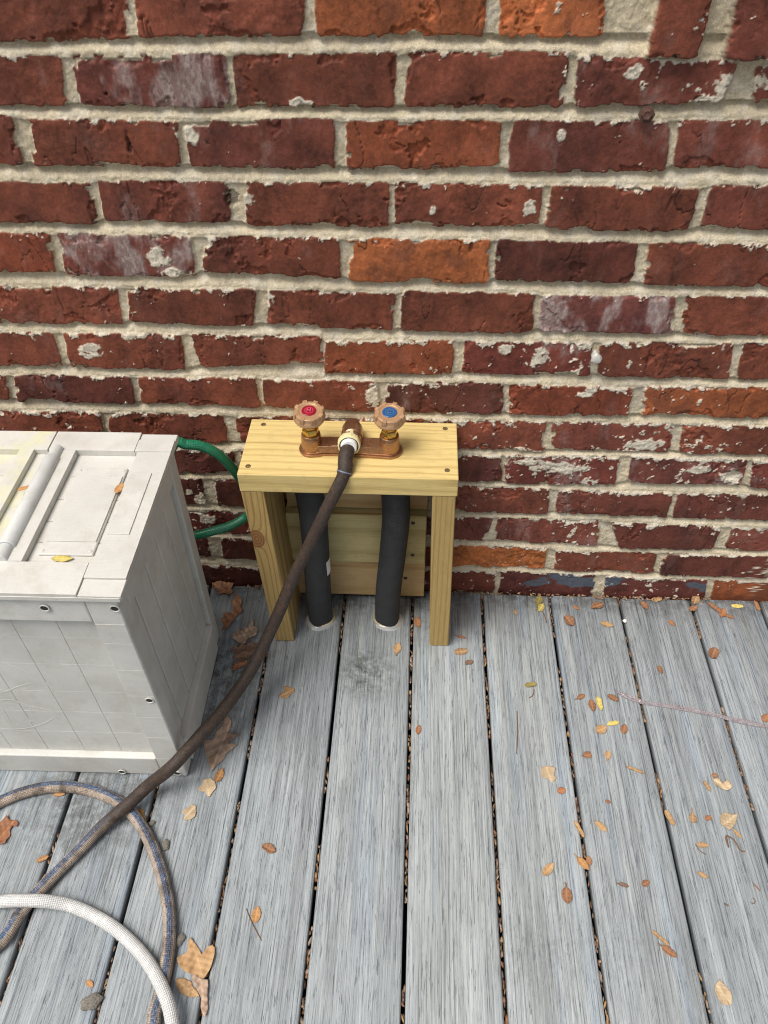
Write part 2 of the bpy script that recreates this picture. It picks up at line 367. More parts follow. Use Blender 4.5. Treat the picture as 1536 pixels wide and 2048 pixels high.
# ------------------------------------------------------------------ brick wall
# per row: bricks as (xl_top, xl_bot, xr_top, xr_bot, ytl, ytr, ybl, ybr, colour code) in photo pixels on the wall plane
ROWS = [
 [(-75,-66,247,261,-18,-20,87,77,'n'),(266,278,607,606,-22,-22,77,71,'n'),(630,637,973,965,-22,-22,72,72,'o'),(1002,1002,1214,1203,-22,-22,77,75,'O')],
 [(-195,-180,118,129,117,114,214,212,'n'),(143,160,450,460,113,113,212,217,'h'),(467,474,790,785,112,109,215,215,'n'),(815,808,1139,1126,108,105,216,215,'n'),(1158,1150,1478,1440,113,122,213,205,'p'),(1512,1505,1830,1830,135,140,207,210,'p')],
 [(-265,-250,22,47,236,233,331,330,'n'),(52,68,352,362,240,243,332,335,'n'),(366,383,665,671,243,240,336,338,'p'),(692,696,1004,997,244,243,340,340,'m'),(1030,1015,1339,1330,243,243,343,343,'p'),(1360,1348,1680,1660,240,245,335,340,'p')],
 [(-105,-95,178,192,362,368,445,449,'n'),(194,209,455,458,362,366,443,447,'p'),(488,492,778,775,365,368,452,456,'n'),(790,790,1085,1077,369,372,452,456,'n'),(1105,1092,1398,1378,370,378,458,464,'n'),(1425,1403,1700,1690,372,376,458,462,'p')],
 [(-175,-160,97,111,467,468,545,547,'r'),(112,134,382,390,470,475,552,554,'h'),(417,405,675,681,474,478,545,558,'n'),(697,700,981,975,480,482,561,567,'O'),(997,990,1277,1263,482,488,562,569,'d'),(1300,1288,1580,1570,487,492,570,575,'n')],
 [(-30,-20,230,247,573,577,645,650,'n'),(255,260,511,506,578,580,645,653,'n'),(538,535,790,785,583,588,652,663,'n'),(805,803,1070,1064,584,588,662,666,'n'),(1087,1078,1351,1345,593,595,663,669,'H'),(1375,1361,1640,1630,593,600,670,676,'n')],
 [(-140,-125,103,125,664,666,730,733,'n'),(127,141,362,371,667,670,735,741,'n'),(383,402,640,648,670,675,735,727,'n'),(650,652,904,904,685,682,748,750,'m'),(930,925,1184,1180,684,686,748,753,'s'),(1202,1195,1466,1458,686,690,754,760,'n'),(1487,1475,1750,1750,690,697,760,768,'n')],
 [(-240,-230,8,18,748,751,795,800,'n'),(28,35,260,271,752,755,803,809,'D'),(277,285,508,520,755,757,807,815,'n'),(525,528,750,765,760,765,813,824,'n'),(777,770,1008,1003,765,768,828,829,'D'),(1022,1018,1267,1255,770,778,830,832,'r'),(1290,1285,1548,1540,773,777,833,838,'o')],
 [(-50,-40,199,206,822,825,878,880,'n'),(217,221,445,455,827,831,880,888,'n'),(470,477,700,700,833,838,888,893,'n'),(860,858,1093,1088,841,845,897,903,'n'),(1108,1103,1350,1337,845,850,903,905,'p'),(1366,1358,1610,1600,850,856,907,914,'n')],
 [(255,262,468,474,900,904,945,950,'d'),(775,773,1003,1001,908,912,960,965,'d'),(1011,1009,1240,1228,912,915,968,972,'s'),(1265,1255,1495,1482,913,922,965,972,'P'),(1507,1500,1740,1730,921,928,978,985,'s')],
 [(180,190,402,412,955,958,1005,1009,'d'),(430,436,640,645,960,968,1013,1020,'d'),(870,868,1098,1095,971,978,1024,1028,'n'),(1118,1112,1346,1331,982,986,1027,1035,'p'),(1356,1344,1580,1570,988,992,1037,1043,'d')],
 [(360,368,590,596,1022,1030,1068,1072,'s'),(750,752,985,968,1031,1038,1078,1083,'p'),(996,984,1202,1192,1037,1044,1085,1092,'p'),(1222,1240,1440,1425,1045,1055,1097,1100,'d'),(1465,1450,1680,1670,1056,1062,1101,1107,'p')],
 [(215,222,412,420,1070,1075,1112,1115,'d'),(440,446,655,660,1077,1085,1118,1125,'d'),(880,882,1090,1088,1091,1096,1133,1138,'X'),(1111,1108,1315,1306,1103,1108,1143,1148,'n'),(1330,1320,1540,1535,1107,1113,1150,1156,'d')],
 [(330,338,545,552,1128,1137,1175,1180,'d'),(780,782,990,988,1138,1146,1182,1186,'n'),(1003,997,1191,1184,1144,1152,1190,1195,'b'),(1213,1206,1415,1407,1153,1160,1198,1204,'b'),(1430,1422,1640,1630,1161,1166,1206,1212,'o')],
]
CODE = {'n': (.178, .051, .028), 'r': (.185, .046, .022), 'm': (.25, .069, .030), 'o': (.32, .093, .034), 'O': (.37, .112, .038), 'p': (.160, .046, .029),
        'P': (.145, .043, .032), 'd': (.110, .031, .020), 'D': (.118, .036, .025), 'h': (.155, .044, .031), 'H': (.165, .050, .040), 's': (.145, .036, .024), 'b': (.120, .034, .026), 'X': (.46, .145, .042)}
MZ = .0130  # mortar recess depth
def build_wall():
    rr = random.Random(11)
    bricks = []; lines = []
    for row in ROWS:
        W_ = []
        for b in row:
            xlt, xlb, xrt, xrb, ytl, ytr, ybl, ybr, c = b
            q = [wp(xlt, ytl), wp(xrt, ytr), wp(xrb, ybr), wp(xlb, ybl)]
            W_.append(([(p.x, p.z) for p in q], c))
        zt = np.mean([(p[0][0][1]+p[0][1][1])/2 for p in W_]); zb = np.mean([(p[0][3][1]+p[0][2][1])/2 for p in W_])
        L = rr.uniform(.192, .2)
        def fill(x0, x1):
            out = []; n = max(1, round((x1-x0-.012)/.208)); wd = (x1-x0)/n
            for i in range(n):
                a = x0+i*wd+.006; e = x0+(i+1)*wd-.006
                out.append(([(a, zt), (e, zt), (e, zb), (a, zb)], rr.choice('nnnpdrm')))
            return out
        ext = []
        if row is not ROWS[0]:
            W_.sort(key=lambda t: t[0][0][0])
            for (a, _), (b, _) in zip(W_, W_[1:]):
                xa = max(a[1][0], a[2][0]); xb = min(b[0][0], b[3][0])
                if xb-xa > .08: ext += fill(xa+.006, xb-.006)
        xl = min(min(a[0][0], a[3][0]) for a, _ in W_); xr = max(max(a[1][0], a[2][0]) for a, _ in W_)
        x = xl-.012
        while x > -1.4:
            ext.append(([(x-L, zt), (x, zt), (x, zb), (x-L, zb)], rr.choice('nnnpdrm'))); x -= L+.012
        if row is not ROWS[0]:
            x = xr+.012
            while x < 1.3:
                ext.append(([(x, zt), (x+L, zt), (x+L, zb), (x, zb)], rr.choice('nnnpdrm'))); x += L+.012
        allb = W_+ext
        bricks += [(q, c, 0.) for q, c in allb]
        allb.sort(key=lambda t: t[0][0][0])
        tx = []; tz = []; bx = []; bz = []
        for q, c in allb:
            tx += [q[0][0], q[1][0]]; tz += [q[0][1], q[1][1]]; bx += [q[3][0], q[2][0]]; bz += [q[3][1], q[2][1]]
        lines.append((tx, tz, bx, bz))
    # upright bricks at the top right, standing proud
    x = 1298
    for (a, b, c_, d_, yb, col) in ((1318, 1298, 1425, 1398, 115, 'n'), (1475, 1453, 1600, 1572, 120, 'p'), (1640, 1612, 1760, 1728, 124, 'n')):
        p0, p1 = wp(b, yb, -.012), wp(d_, yb+1, -.012); t0, t1 = wp(a, 0, -.012), wp(c_, 0, -.012)
        k = .2/(t0.z-p0.z)
        bricks.append(([(p0.x+(t0.x-p0.x)*k*.5, p0.z+.2), (p1.x+(t1.x-p1.x)*k*.5, p1.z+.2), (p1.x, p1.z), (p0.x, p0.z)], col, .013))
    ztop = lines[0][1][0]
    sx = bricks[-1][0][1][0]
    x = sx+.014
    while x < 1.3:
        bricks.append(([(x, ztop+.14), (x+.06, ztop+.14), (x+.06, ztop-.06), (x, ztop-.06)], 'n', .013)); x += .074
    z = max(lines[0][1])+.017; par = 0
    while z < 1.62:
        x = -1.4+par*.1
        while x < 1.3:
            if z > ztop+.15 or x+.2 < .30: bricks.append(([(x, z+.062), (x+.196, z+.062), (x+.196, z), (x, z)], rr.choice('nnnpdrmo'), 0.))
            x += .208
        z += .079; par ^= 1
    def axis(lo, hi, f0, f1, st, cs):
        a = list(np.arange(f0, f1, st)); x = f0-st; g = st*1.5; L_ = []
        while x > lo: L_.append(x); g = min(cs, g*1.35); x -= g
        L_.append(lo); x = a[-1]+st; g = st*1.5; H_ = []
        while x < hi: H_.append(x); g = min(cs, g*1.35); x += g
        H_.append(hi); return np.array(L_[::-1]+a+H_)
    gx = axis(-1.35, 1.25, -.80, .66, .00145, .010); gz = axis(-.06, 1.6, -.02, 1.075, .00145, .010)
    X, Z = np.meshgrid(gx, gz)
    Xw = X+fbm(X, Z, .030, 3, 1)*.0020+fbm(X, Z, .006, 3, 5, .6)*.0013
    Zw = Z+fbm(X, Z, .030, 3, 21)*.0018+fbm(X, Z, .006, 3, 25, .6)*.0013
    sd = np.full(X.shape, -.02); bid = np.full(X.shape, -1, int); ztd = np.full(X.shape, 1.)
    K = .0022
    for i, (q, c, pr) in enumerate(bricks):
        xs = [p[0] for p in q]; zs = [p[1] for p in q]
        i0, i1 = np.searchsorted(gx, min(xs)-.014), np.searchsorted(gx, max(xs)+.014); j0, j1 = np.searchsorted(gz, min(zs)-.014), np.searchsorted(gz, max(zs)+.014)
        if i1 <= i0 or j1 <= j0: continue
        sl_ = (slice(j0, j1), slice(i0, i1)); x_, z_ = Xw[sl_], Zw[sl_]; acc = 0
        ds = []
        for (a, b) in ((q[0], q[1]), (q[1], q[2]), (q[2], q[3]), (q[3], q[0])):
            ex, ez = b[0]-a[0], b[1]-a[1]; l = math.hypot(ex, ez)
            d = ((x_-a[0])*ez-(z_-a[1])*ex)/l; ds.append(d); acc = acc+np.exp(np.clip(-d/K, -40, 40))
        s_ = -K*np.log(acc)+K*.5+.0015
        # chipped arrises
        chip = sst(.48, .62, fbm(x_, z_*1.6, .038, 3, 300+i*7))
        s_ = s_-chip*.0065*sst(.020, .004, s_)
        s_ = s_-sst(.25, .55, fbm(x_, z_, .013, 3, 900+i*3, .6))*.0040*sst(.014, .0, ds[2])
        mk = s_ > sd[sl_]
        sd[sl_][mk] = s_[mk]; bid[sl_][mk] = i; ztd[sl_][mk] = ds[0][mk]
    nb = len(bricks)
    rs = np.random.RandomState(5)
    base = np.array([CODE[c] for _, c, _ in bricks]+[(0, 0, 0)]); base[:nb] *= rs.uniform(.86, 1.16, (nb, 1))
    off = np.append(rs.uniform(-.0015, .0015, nb), 0); prd = np.array([p for _, _, p in bricks]+[0.])
    tilt = rs.uniform(-.012, .012, nb+1); cz = np.array([np.mean([p[1] for p in q]) for q, _, _ in bricks]+[0.])
    code = np.array([ord(c) for _, c, _ in bricks]+[0])
    BC = code[bid]
    # mortar profile between courses
    t = np.full(X.shape, .5)
    for k_ in range(len(lines)-1):
        zb = np.interp(gx, lines[k_][2], lines[k_][3]); zt = np.interp(gx, lines[k_+1][0], lines[k_+1][1])
        msk = (Z < zb+.002) & (Z > zt-.002); tt = (zb-Z)/(zb-zt); t[msk] = np.clip(tt, 0, 1)[msk]
    f1 = fbm(X, Z, .012, 4, 40); f2 = fbm(X, Z, .0045, 3, 50); f3 = fbm(X, Z, .05, 3, 60)
    hm = .0012+.0100*sst(-.05, .8, t)+f1*.0010+f2*.0006+f3*.0012
    prof = sst(-.0004, .0034, sd); prof = np.power(prof, .7)
    st_ = fbm(X, Z*.35, .010, 3, 70); cr = fbm(X*.5, Z, .02, 4, 90)
    face = f3*.0008+fbm(X, Z, .012, 4, 80, .55)*.00035*(1+1.5*sst(-.2, .6, fbm(X, Z, .11, 2, 82)))+st_*.0002
    spall = sst(.60, .645, fbm(X, Z, .045, 5, 110, .58)+sst(.020, 0, sd)*.40)
    face = face-spall*(.0026+fbm(X, Z, .010, 4, 120, .6)*.0018)
    # drying cracks
    ck = np.abs(fbm(X, Z*.28, .045, 4, 130)); crack = sst(.022, .0, ck)*sst(-.1, .35, fbm(X, Z, .07, 2, 140))
    face = face-crack*.0018
    rough_b = np.where(BC == ord('X'), 1., 0.); face = face+rough_b*fbm(X, Z, .010, 4, 150)*.0022
    hb = MZ+off[bid]+tilt[bid]*(Z-cz[bid])+face+prd[bid]
    hb = np.where(bid < 0, 0, hb)
    h = hm+(hb-hm)*prof
    # colours -------------------------------------------------------
    mo = np.stack([np.full(X.shape, v) for v in (.60, .515, .365)], -1)
    g = (fbm(X, Z, .09, 4, 200)*.5+fbm(X, Z, .003, 2, 210)*.6)
    mo = mo*(1+.16*g[..., None])
    wht = sst(.15, .7, fbm(X, Z, .02, 4, 220)+.15)[..., None]; mo = mo*(1-wht*.45)+np.array([.72, .66, .54])*wht*.45
    dk = sst(.2, .9, fbm(X, Z, .05, 4, 225))[..., None]; mo = mo*(1-dk*.35)+np.array([.27, .235, .175])*dk*.35
    bc = base[bid]
    v1 = fbm(X, Z, .045, 4, 230)+.35*(bid % 7-3)/3*0; v2 = fbm(X, Z*.45, .016, 4, 240); v3 = fbm(X, Z, .004, 3, 250)
    bc = bc*(1+.30*v1+.22*v2+.22*v3)[..., None]
    band = sst(.25, .5, fbm(X, Z*.12, .055, 2, 255+0)+.0)[..., None]
    bc = bc*(1-band*.5)+bc*np.array([.68, .70, .85])*band*.5
    oi = ((BC == ord('o')) | (BC == ord('O')))[..., None]*sst(.25, .6, fbm(X, Z, .04, 3, 258))[..., None]; bc = bc*(1-oi*.55)+np.array([.13, .045, .025])*oi*.55
    bc = np.where(spall[..., None] > .5, bc*np.array([1.12, 1.05, 1.]), bc)
    bc = bc*(1-crack*.55)[..., None]
    # bloom of salts
    am = np.select([BC == ord('h'), BC == ord('H'), BC == ord('P'), BC == ord('p'), BC == ord('D'), BC == ord('s')], [.75, .9, .5, .30, .3, .45], .10)
    bl = sst(.0, .75, fbm(X, Z*.5, .03, 5, 260, .62)+am*.7-.38)*am
    bl = bl*(.55+.45*sst(-.3, .5, fbm(X, Z*.4, .003, 3, 270)))
    bc = bc*(1-bl[..., None])+np.array([.43, .355, .33])*bl[..., None]
    # blue grey paint on the lowest bricks
    pb = (BC == ord('b'))*sst(.0, .25, fbm(X*.5, Z, .03, 4, 280)+sst(.028, .005, sd)*0+.2-np.abs(ztd-.014)*25)
    bc = bc*(1-pb[..., None]*.85)+np.array([.085, .115, .15])*pb[..., None]*.85
    lower = sst(.85, .45, Z)
    # mortar smears
    sm = fbm(X, Z, .011, 5, 290, .62)+sst(.012, .0, ztd)*(.62+.15*lower)+sst(.006, 0, sd)*.25+(lower-.5)*.16+sst(.62, .40, Z)*.20+np.where(BC == ord('s'), .22, 0)+fbm(X, Z, .13, 2, 295)*.35
    sm = sm-.22*sst(0, .5, fbm(X, Z, .05, 2, 296)); smk = sst(.93, 1.02, sm)
    for (px, py, rx, rz_) in ((315, 512, .015, .016), (345, 545, .02, .007), (1060, 418, .008, .009), (1077, 716, .013, .016), (1010, 700, .010, .007), (1170, 788, .016, .006), (600, 207, .013, .005), (1125, 270, .006, .008), (865, 420, .004, .005), (405, 480, .012, .012), (480, 400, .016, .016), (1130, 175, .0, .0),
                            (372, 270, .012, .016), (1040, 900, .02, .006), (1115, 935, .05, .012), (1290, 890, .03, .012), (1400, 938, .02, .010), (745, 790, .016, .020), (180, 700, .016, .014), (1060, 925, .03, .008), (1480, 170, .03, .012), (1440, 200, .03, .010), (855, 1075, .01, .008), (1075, 905, .02, .004), (490, 660, .03, .006), (530, 590, .01, .02), (1305, 1050, .01, .01), (1180, 780, .012, .005), (1465, 955, .02, .015),
                            (400, 1000, .012, .02), (415, 1040, .014, .012), (380, 985, .01, .008), (1265, 145, .01, .01)):
        if rx == 0: continue
        p = wp(px, py); e = np.hypot((X-p.x)/rx, (Z-p.z)/rz_)
        smk = np.maximum(smk, sst(1.1, .85, e+fbm(X, Z, .008, 4, 310)*.55))
    smk = smk*prof
    h = h+smk*.0009*(1+f2)
    for (px, py, rx, rz_, dp) in ((463, 400, .009, .012, .010), (1465, 950, .012, .012, .006), (258, 290, .003, .016, .004), (212, 188, .0022, .0022, .004), (485, 810, .0, 0, 0)):
        if rx == 0: continue
        p = wp(px, py); e = np.hypot((X-p.x)/rx, (Z-p.z)/rz_)+fbm(X, Z, .006, 3, 330)*.4; a_ = sst(1.1, .8, e); h = h-a_*dp
        bc = bc*(1-a_[..., None]*.5)
    mb = sst(.0006, .0022, sd)[..., None]
    col = mo+(bc-mo)*mb
    smc = np.array([.68, .62, .50])*(1+.15*f2[..., None]+.12*f1[..., None])
    col = col+(smc-col)*(smk*.95)[..., None]
    rgh = 1-mb[..., 0]*.75*(1-smk)
    rgh = np.clip(rgh+spall*.2+rough_b*.4, 0, 1)
    Y = MZ-h
    ny, nx = X.shape
    co = np.stack([X, Y, Z], -1).reshape(-1, 3).astype(np.float32)
    ii = (np.arange(ny-1)[:, None]*nx+np.arange(nx-1)[None, :]).ravel()
    quads = np.stack([ii, ii+1, ii+nx+1, ii+nx], -1).astype(np.int32)
    me = bpy.data.meshes.new('brickwork'); me.vertices.add(len(co)); me.vertices.foreach_set('co', co.ravel())
    nq = len(quads); me.loops.add(nq*4); me.loops.foreach_set('vertex_index', quads.ravel())
    me.polygons.add(nq); me.polygons.foreach_set('loop_start', np.arange(nq, dtype=np.int32)*4)
    me.polygons.foreach_set('use_smooth', np.ones(nq, bool)); me.update(calc_edges=True)
    ca = me.color_attributes.new('Col', 'FLOAT_COLOR', 'POINT')
    ca.data.foreach_set('color', np.concatenate([np.clip(col, .005, .9).reshape(-1, 3), np.ones((len(co), 1))], 1).astype(np.float32).ravel())
    ra = me.attributes.new('rgh', 'FLOAT', 'POINT'); ra.data.foreach_set('value', rgh.ravel().astype(np.float32))
    root = empty('brick_wall', (0, 0, 0)); tag(root, 'weathered red brick wall with pale sandy mortar rising behind the deck', 'wall')
    link('brickwork', me, M['wall'], root)
    bm = bmesh.new(); box(bm, -1.35, 1.25, .022, .11, -.42, 1.6); box(bm, -1.35, 1.25, .014, .0205, -.42, -.06); fin('backing', bm, M['ground'], root)
    # fixings driven into the joints
    p = wp(1293, 229, -.004); bm = bmesh.new()
    Mx = Matrix.Translation(p) @ Matrix.Rotation(R(78), 4, 'X') @ Matrix.Rotation(R(-8), 4, 'Y')
    lathe(bm, [(.006, -.012), (.006, 0), (.0105, .001), (.0105, .0035), (.0072, .004), (.0068, .009), (.005, .0105), (.0035, .0095)], 6, Mx)
    tag(fin('bolt', bm, M['rust'], root, bevel=.0006), 'rusty brown bolt driven into the mortar')
    p = wp(1191, 712, -.004); bm = bmesh.new()
    Mx = Matrix.Translation(p) @ Matrix.Rotation(R(85), 4, 'X')
    lathe(bm, [(.006, -.010), (.006, .003), (.0078, .004), (.0085, .008), (.0068, .012), (.003, .013)], 12, Mx, rfun=lambda a, z: 1+.18*math.sin(a*3+z*300))
    tag(fin('anchor', bm, M['paint_blob'], root, smooth=True), 'pale mortar-smeared anchor stub')
    return root
build_wall()

# ------------------------------------------------------------------ deck
BP, BX0 = .1445, -.2862
GAPS = {}
for kk, pts in {-2: [(155, 1553), (95, 1725), (32, 1890)], -1: [(318, 1567), (246, 1816), (192, 2027)], 0: [(466, 1650), (405, 2048)], 1: [(648, 1600), (605, 2048)], 2: [(815, 1600), (807, 2048)],
                3: [(984, 1500), (1013, 2048)], 4: [(1150, 1580), (1218, 2048)], 5: [(1325, 1600), (1423, 2048)], 6: [(1493, 1580), (1536, 1685)]}.items():
    GAPS[kk] = .5*np.mean([gp(*p).x for p in pts])+.5*(BX0+kk*BP)
for kk in range(-9, -2): GAPS[kk] = BX0+kk*BP
for kk in range(7, 12): GAPS[kk] = BX0+kk*BP
def build_deck():
    bm = bmesh.new(); cl = bm.verts.layers.float_color.new('bt'); rr = random.Random(4)
    for kk in range(-9, 11):
        g0 = .0028+rr.uniform(0, .0006); x0 = GAPS[kk]+g0; x1 = GAPS[kk+1]-.0028-rr.uniform(0, .0006)
        yend = -.004-rr.uniform(0, .005) if kk > -3 else -.004
        r = .0042; prof = []
        for a in range(5): t = math.pi/2*a/4; prof.append((x1-r+r*math.sin(t), -r+r*math.cos(t)))
        prof = prof[::1]; right = prof; left = [(x0+x1-x, z) for x, z in reversed(prof)]
        top = left+[(x0+(x1-x0)*f, .0004*math.sin(f*math.pi)) for f in (.2, .4, .6, .8)]+right
        pts = top+[(x1, -.022), (x1-.003, -.025), (x0+.003, -.025), (x0, -.022)]
        colr = (rr.random(), rr.random(), rr.random(), rr.random())
        ringF = []; rings = []
        for y, dz, ins in ((-3.2, 0, 0), (-1.2, 0, 0), (-.6, 0, 0), (-.25, 0, 0), (yend-.0022, 0, 0), (yend, -.0022, .0015)):
            ring = []
            for x, z in pts:
                xm = (x0+x1)/2; v = bm.verts.new((xm+(x-xm)*(1-ins*8), y, z+(dz if z > -.02 else 0))); v[cl] = colr; ring.append(v)
            rings.append(ring)
        n = len(pts)
        for a, b in zip(rings, rings[1:]):
            for i in range(n): bm.faces.new((a[i], a[(i+1) % n], b[(i+1) % n], b[i]))
        bm.faces.new(rings[-1]); bm.faces.new(list(reversed(rings[0])))
    bmesh.ops.recalc_face_normals(bm, faces=bm.faces)
    o = fin('deck', bm, M['deck'], smooth=True, autosmooth=50); tag(o, kind='structure')
    bm = bmesh.new()
    for y in (-.045, -.40, -.80, -1.2, -1.6, -2.0, -2.4, -2.8): box(bm, -1.6, 1.3, y-.019, y+.019, -.17, -.0255)
    o = fin('deck_joists', bm, M['joist']); tag(o, kind='structure')
build_deck()

# ------------------------------------------------------------------ leaf litter lodged in the gaps
def build_litter():
    rr = random.Random(21); bm = bmesh.new()
    dens = {-2: .55, -1: .6, 0: .6, 1: .5, 2: .75, 3: .9, 4: .8, 5: .55, 6: .5}
    for kk, d in dens.items():
        y = -.98
        while y < -.012:
            y += rr.uniform(.004, .016)
            cl = vn(np.array([y*14.]), np.array([kk*5.3]), 77)[0]
            if cl > d*.97: continue
            for _ in range(rr.choice((1, 1, 2, 3))):
                L = rr.uniform(.006, .017); Wd = rr.uniform(.003, .006); th = rr.gauss(0, .25)+math.pi/2
                Mx = Matrix.Translation((GAPS[kk]+rr.uniform(-.0015, .0015), y+rr.uniform(-.004, .004), rr.uniform(-.016, -.0035))) @ Matrix.Rotation(th, 4, 'Z') @ Matrix.Rotation(rr.uniform(-.35, .35), 4, 'Y') @ Matrix.Rotation(rr.uniform(-1.2, 1.2), 4, 'X')
                mi = rr.choice((0, 0, 1, 1, 2, 2, 3, 3)); n = 6; c = bm.verts.new(Mx @ Vector((0, 0, .001))); vs = []
                for i in range(n):
                    a = 2*math.pi*i/n; vs.append(bm.verts.new(Mx @ Vector((L/2*math.cos(a)*rr.uniform(.8, 1.1), Wd/2*math.sin(a), rr.uniform(-.0006, .0006)))))
                for i in range(n): bm.faces.new((c, vs[i], vs[(i+1) % n])).material_index = mi
    # crumbs along the foot of the wall
    for _ in range(170):
        x = rr.uniform(.08, .62) if rr.random() < .7 else rr.uniform(-.36, -.28); y = -.003-abs(rr.gauss(0, .004)); L = rr.uniform(.003, .010)
        Mx = Matrix.Translation((x, y-.003, .0015+rr.uniform(0, .002))) @ Matrix.Rotation(rr.uniform(0, 6), 4, 'Z') @ Matrix.Rotation(rr.uniform(-.3, .3), 4, 'X')
        vs = [bm.verts.new(Mx @ Vector((L*a, L*b, 0))) for a, b in ((-.5, -.1), (0, -.25), (.5, 0), (.1, .25))]
        bm.faces.new(vs).material_index = rr.choice((0, 1, 2, 3))
    o = fin('leaf_litter', bm, [M['l_oak'], M['l_brown'], M['l_tan'], M['l_dark']], smooth=True)
    so = o.modifiers.new('s', 'SOLIDIFY'); so.thickness = .0004
    tag(o, 'crushed brown leaf litter packed into the gaps between the deck boards', 'leaf litter', kind='stuff')
build_litter()

# ------------------------------------------------------------------ wooden stand
def build_stand():
    X0, X1, YF, ZT = -.283, .070, -.147, .450
    root = empty('wooden_stand', (-.106, -.075, 0))
    tag(root, 'low yellow pine stand holding the faucet against the brick wall', 'stand')
    def part(name, mat, bx, bevel=.0016, **kw):
        bm = bmesh.new(); ox, oy, oz = -.106, -.075, 0
        for b in bx: box(bm, b[0]-ox, b[1]-ox, b[2]-oy, b[3]-oy, b[4]-oz, b[5]-oz)
        return fin(name, bm, mat, root, bevel=bevel, **kw)
    tp = part('tabletop', M['pine_top'], [(X0, X1, YF, -.004, .412, ZT)], .002)
    lg = part('leg', M['pine_leg'], [(-.2825, -.2445, -.146, -.026, .0008, .4115)], .0022); tag(lg, 'left leg with a big brown knot')
    for v in lg.data.vertices:
        if v.co.z < .1: v.co.x += .012
    lr = part('leg', M['pine_leg2'], [(.0295, .0675, -.146, -.026, .0008, .4115)], .0022)
    for v in lr.data.vertices:
        if v.co.z < .1: v.co.x += .009
    part('back_board', M['pine_ply'], [(-.236, .026, -.026, -.008, .262, .4105)])
    mb = part('back_board', M['pine_back'], [(-.240, .0255, -.040, -.0085, .124, .258)], .003)
    part('back_board', M['pine_ply'], [(-.236, .026, -.034, -.009, .016, .121)])
    bm = bmesh.new()
    for (x, y, z) in []: pass
    def screw(p, rot, mat, r=.0046):
        bm = bmesh.new(); Mx = Matrix.Translation(Vector(p)-Vector((-.106, -.075, 0))) @ rot
        lathe(bm, [(r*.9, -.003), (r, .0002), (r*.93, .0008), (r*.55, .0006), (r*.45, -.0006), (r*.1, -.0008)], 14, Mx)
        for a in (0, math.pi/2): box(bm, -r*.6, r*.6, -r*.12, r*.12, .0006, .0011, M=Mx @ Matrix.Rotation(a+.4, 4, 'Z'))
        fin('screw', bm, mat, root, smooth=True)
    for (x, y) in ((-.260, -.019), (-.268, -.127), (.050, -.020), (.052, -.126)): screw((x, y, ZT), Matrix.Identity(4), M['steel'])
    RX = Matrix.Rotation(R(90), 4, 'X')
    for px, py, y in ((826, 1046, -.0402), (825, 1110, -.0402), (605, 1049, -.0402), (811, 1156, -.0342)): screw(wp(px, py, y), RX, M['dark_screw'], .004)
    return root
build_stand()

# ------------------------------------------------------------------ insulated pipes
def build_pipe(cx, cy, path, label, sticker=False):
    root = empty('insulated_pipe', (cx, cy, 0)); tag(root, label, 'pipe', 'black foam pipes under the stand')
    P = [Vector(p)-Vector((cx, cy, 0)) for p in path]
    s = tube('foam_sleeve', P, .0250, M['foam'], root, 32, .006)
    # clear sealant collar squeezed round the foot
    bm = bmesh.new(); rr = random.Random(int(cx*1000))
    ph = rr.random()*6
    lathe(bm, [(.0250, .0062), (.0262, .0064), (.0276, .0050), (.0288, .0028), (.0302, .0012), (.0312, .0004)], 48, Matrix.Translation((P[0].x, P[0].y-.001, 0)), rfun=lambda a, z: 1+.045*math.sin(2*a+ph)+.03*math.sin(5*a+ph*2), cap=False)
    fin('sealant', bm, M['caulk'], root, smooth=True, autosmooth=80)
    bm = bmesh.new(); a0 = rr.choice((-.9, 2.3)) if not sticker else -.2
    lathe(bm, [(.0256, .0), (.0258, .0068), (.0268, .0080), (.0278, .0066), (.0280, .0)], 40, Matrix.Translation((P[0].x+(.002 if sticker else -.002), P[0].y+.003, 0)), cap=False)
    fin('flange', bm, M['cream_pipe'], root, smooth=True)
    if sticker:
        bm = bmesh.new(); q = wp(655, 1122, -.075); z0, z1 = q.z-.018, q.z+.020
        c = np.array([[p.x, p.y, p.z] for p in P]); n = 5; vs = []
        for zz in (z0, z1):
            xx = np.interp((z0+z1)/2, c[:, 2], c[:, 0]); yy = np.interp((z0+z1)/2, c[:, 2], c[:, 1])
            vs.append([bm.verts.new((xx+.0256*math.cos(a), yy+.0256*math.sin(a), zz)) for a in np.linspace(-.62, .2, n)])
        for i in range(n-1): bm.faces.new((vs[0][i], vs[0][i+1], vs[1][i+1], vs[1][i]))
        fin('sticker', bm, M['white'], root, smooth=True)
M['cream_pipe'] = mat_simple('cream_pipe_rim', (.55, .45, .25), .4)
build_pipe(-.185, -.085, [(-.185, -.085, -.03), (-.185, -.085, .03), (-.184, -.084, .10), (-.181, -.082, .2), (-.180, -.080, .29), (-.182, -.080, .35), (-.186, -.080, .4112)], 'left black foam pipe, behind the brown hose', True)
build_pipe(-.048, -.081, [(-.048, -.081, -.03), (-.048, -.081, .03), (-.045, -.081, .10), (-.037, -.081, .2), (-.031, -.080, .29), (-.032, -.080, .35), (-.035, -.080, .4112)], 'right black foam pipe, uncovered, next to the right stand leg')

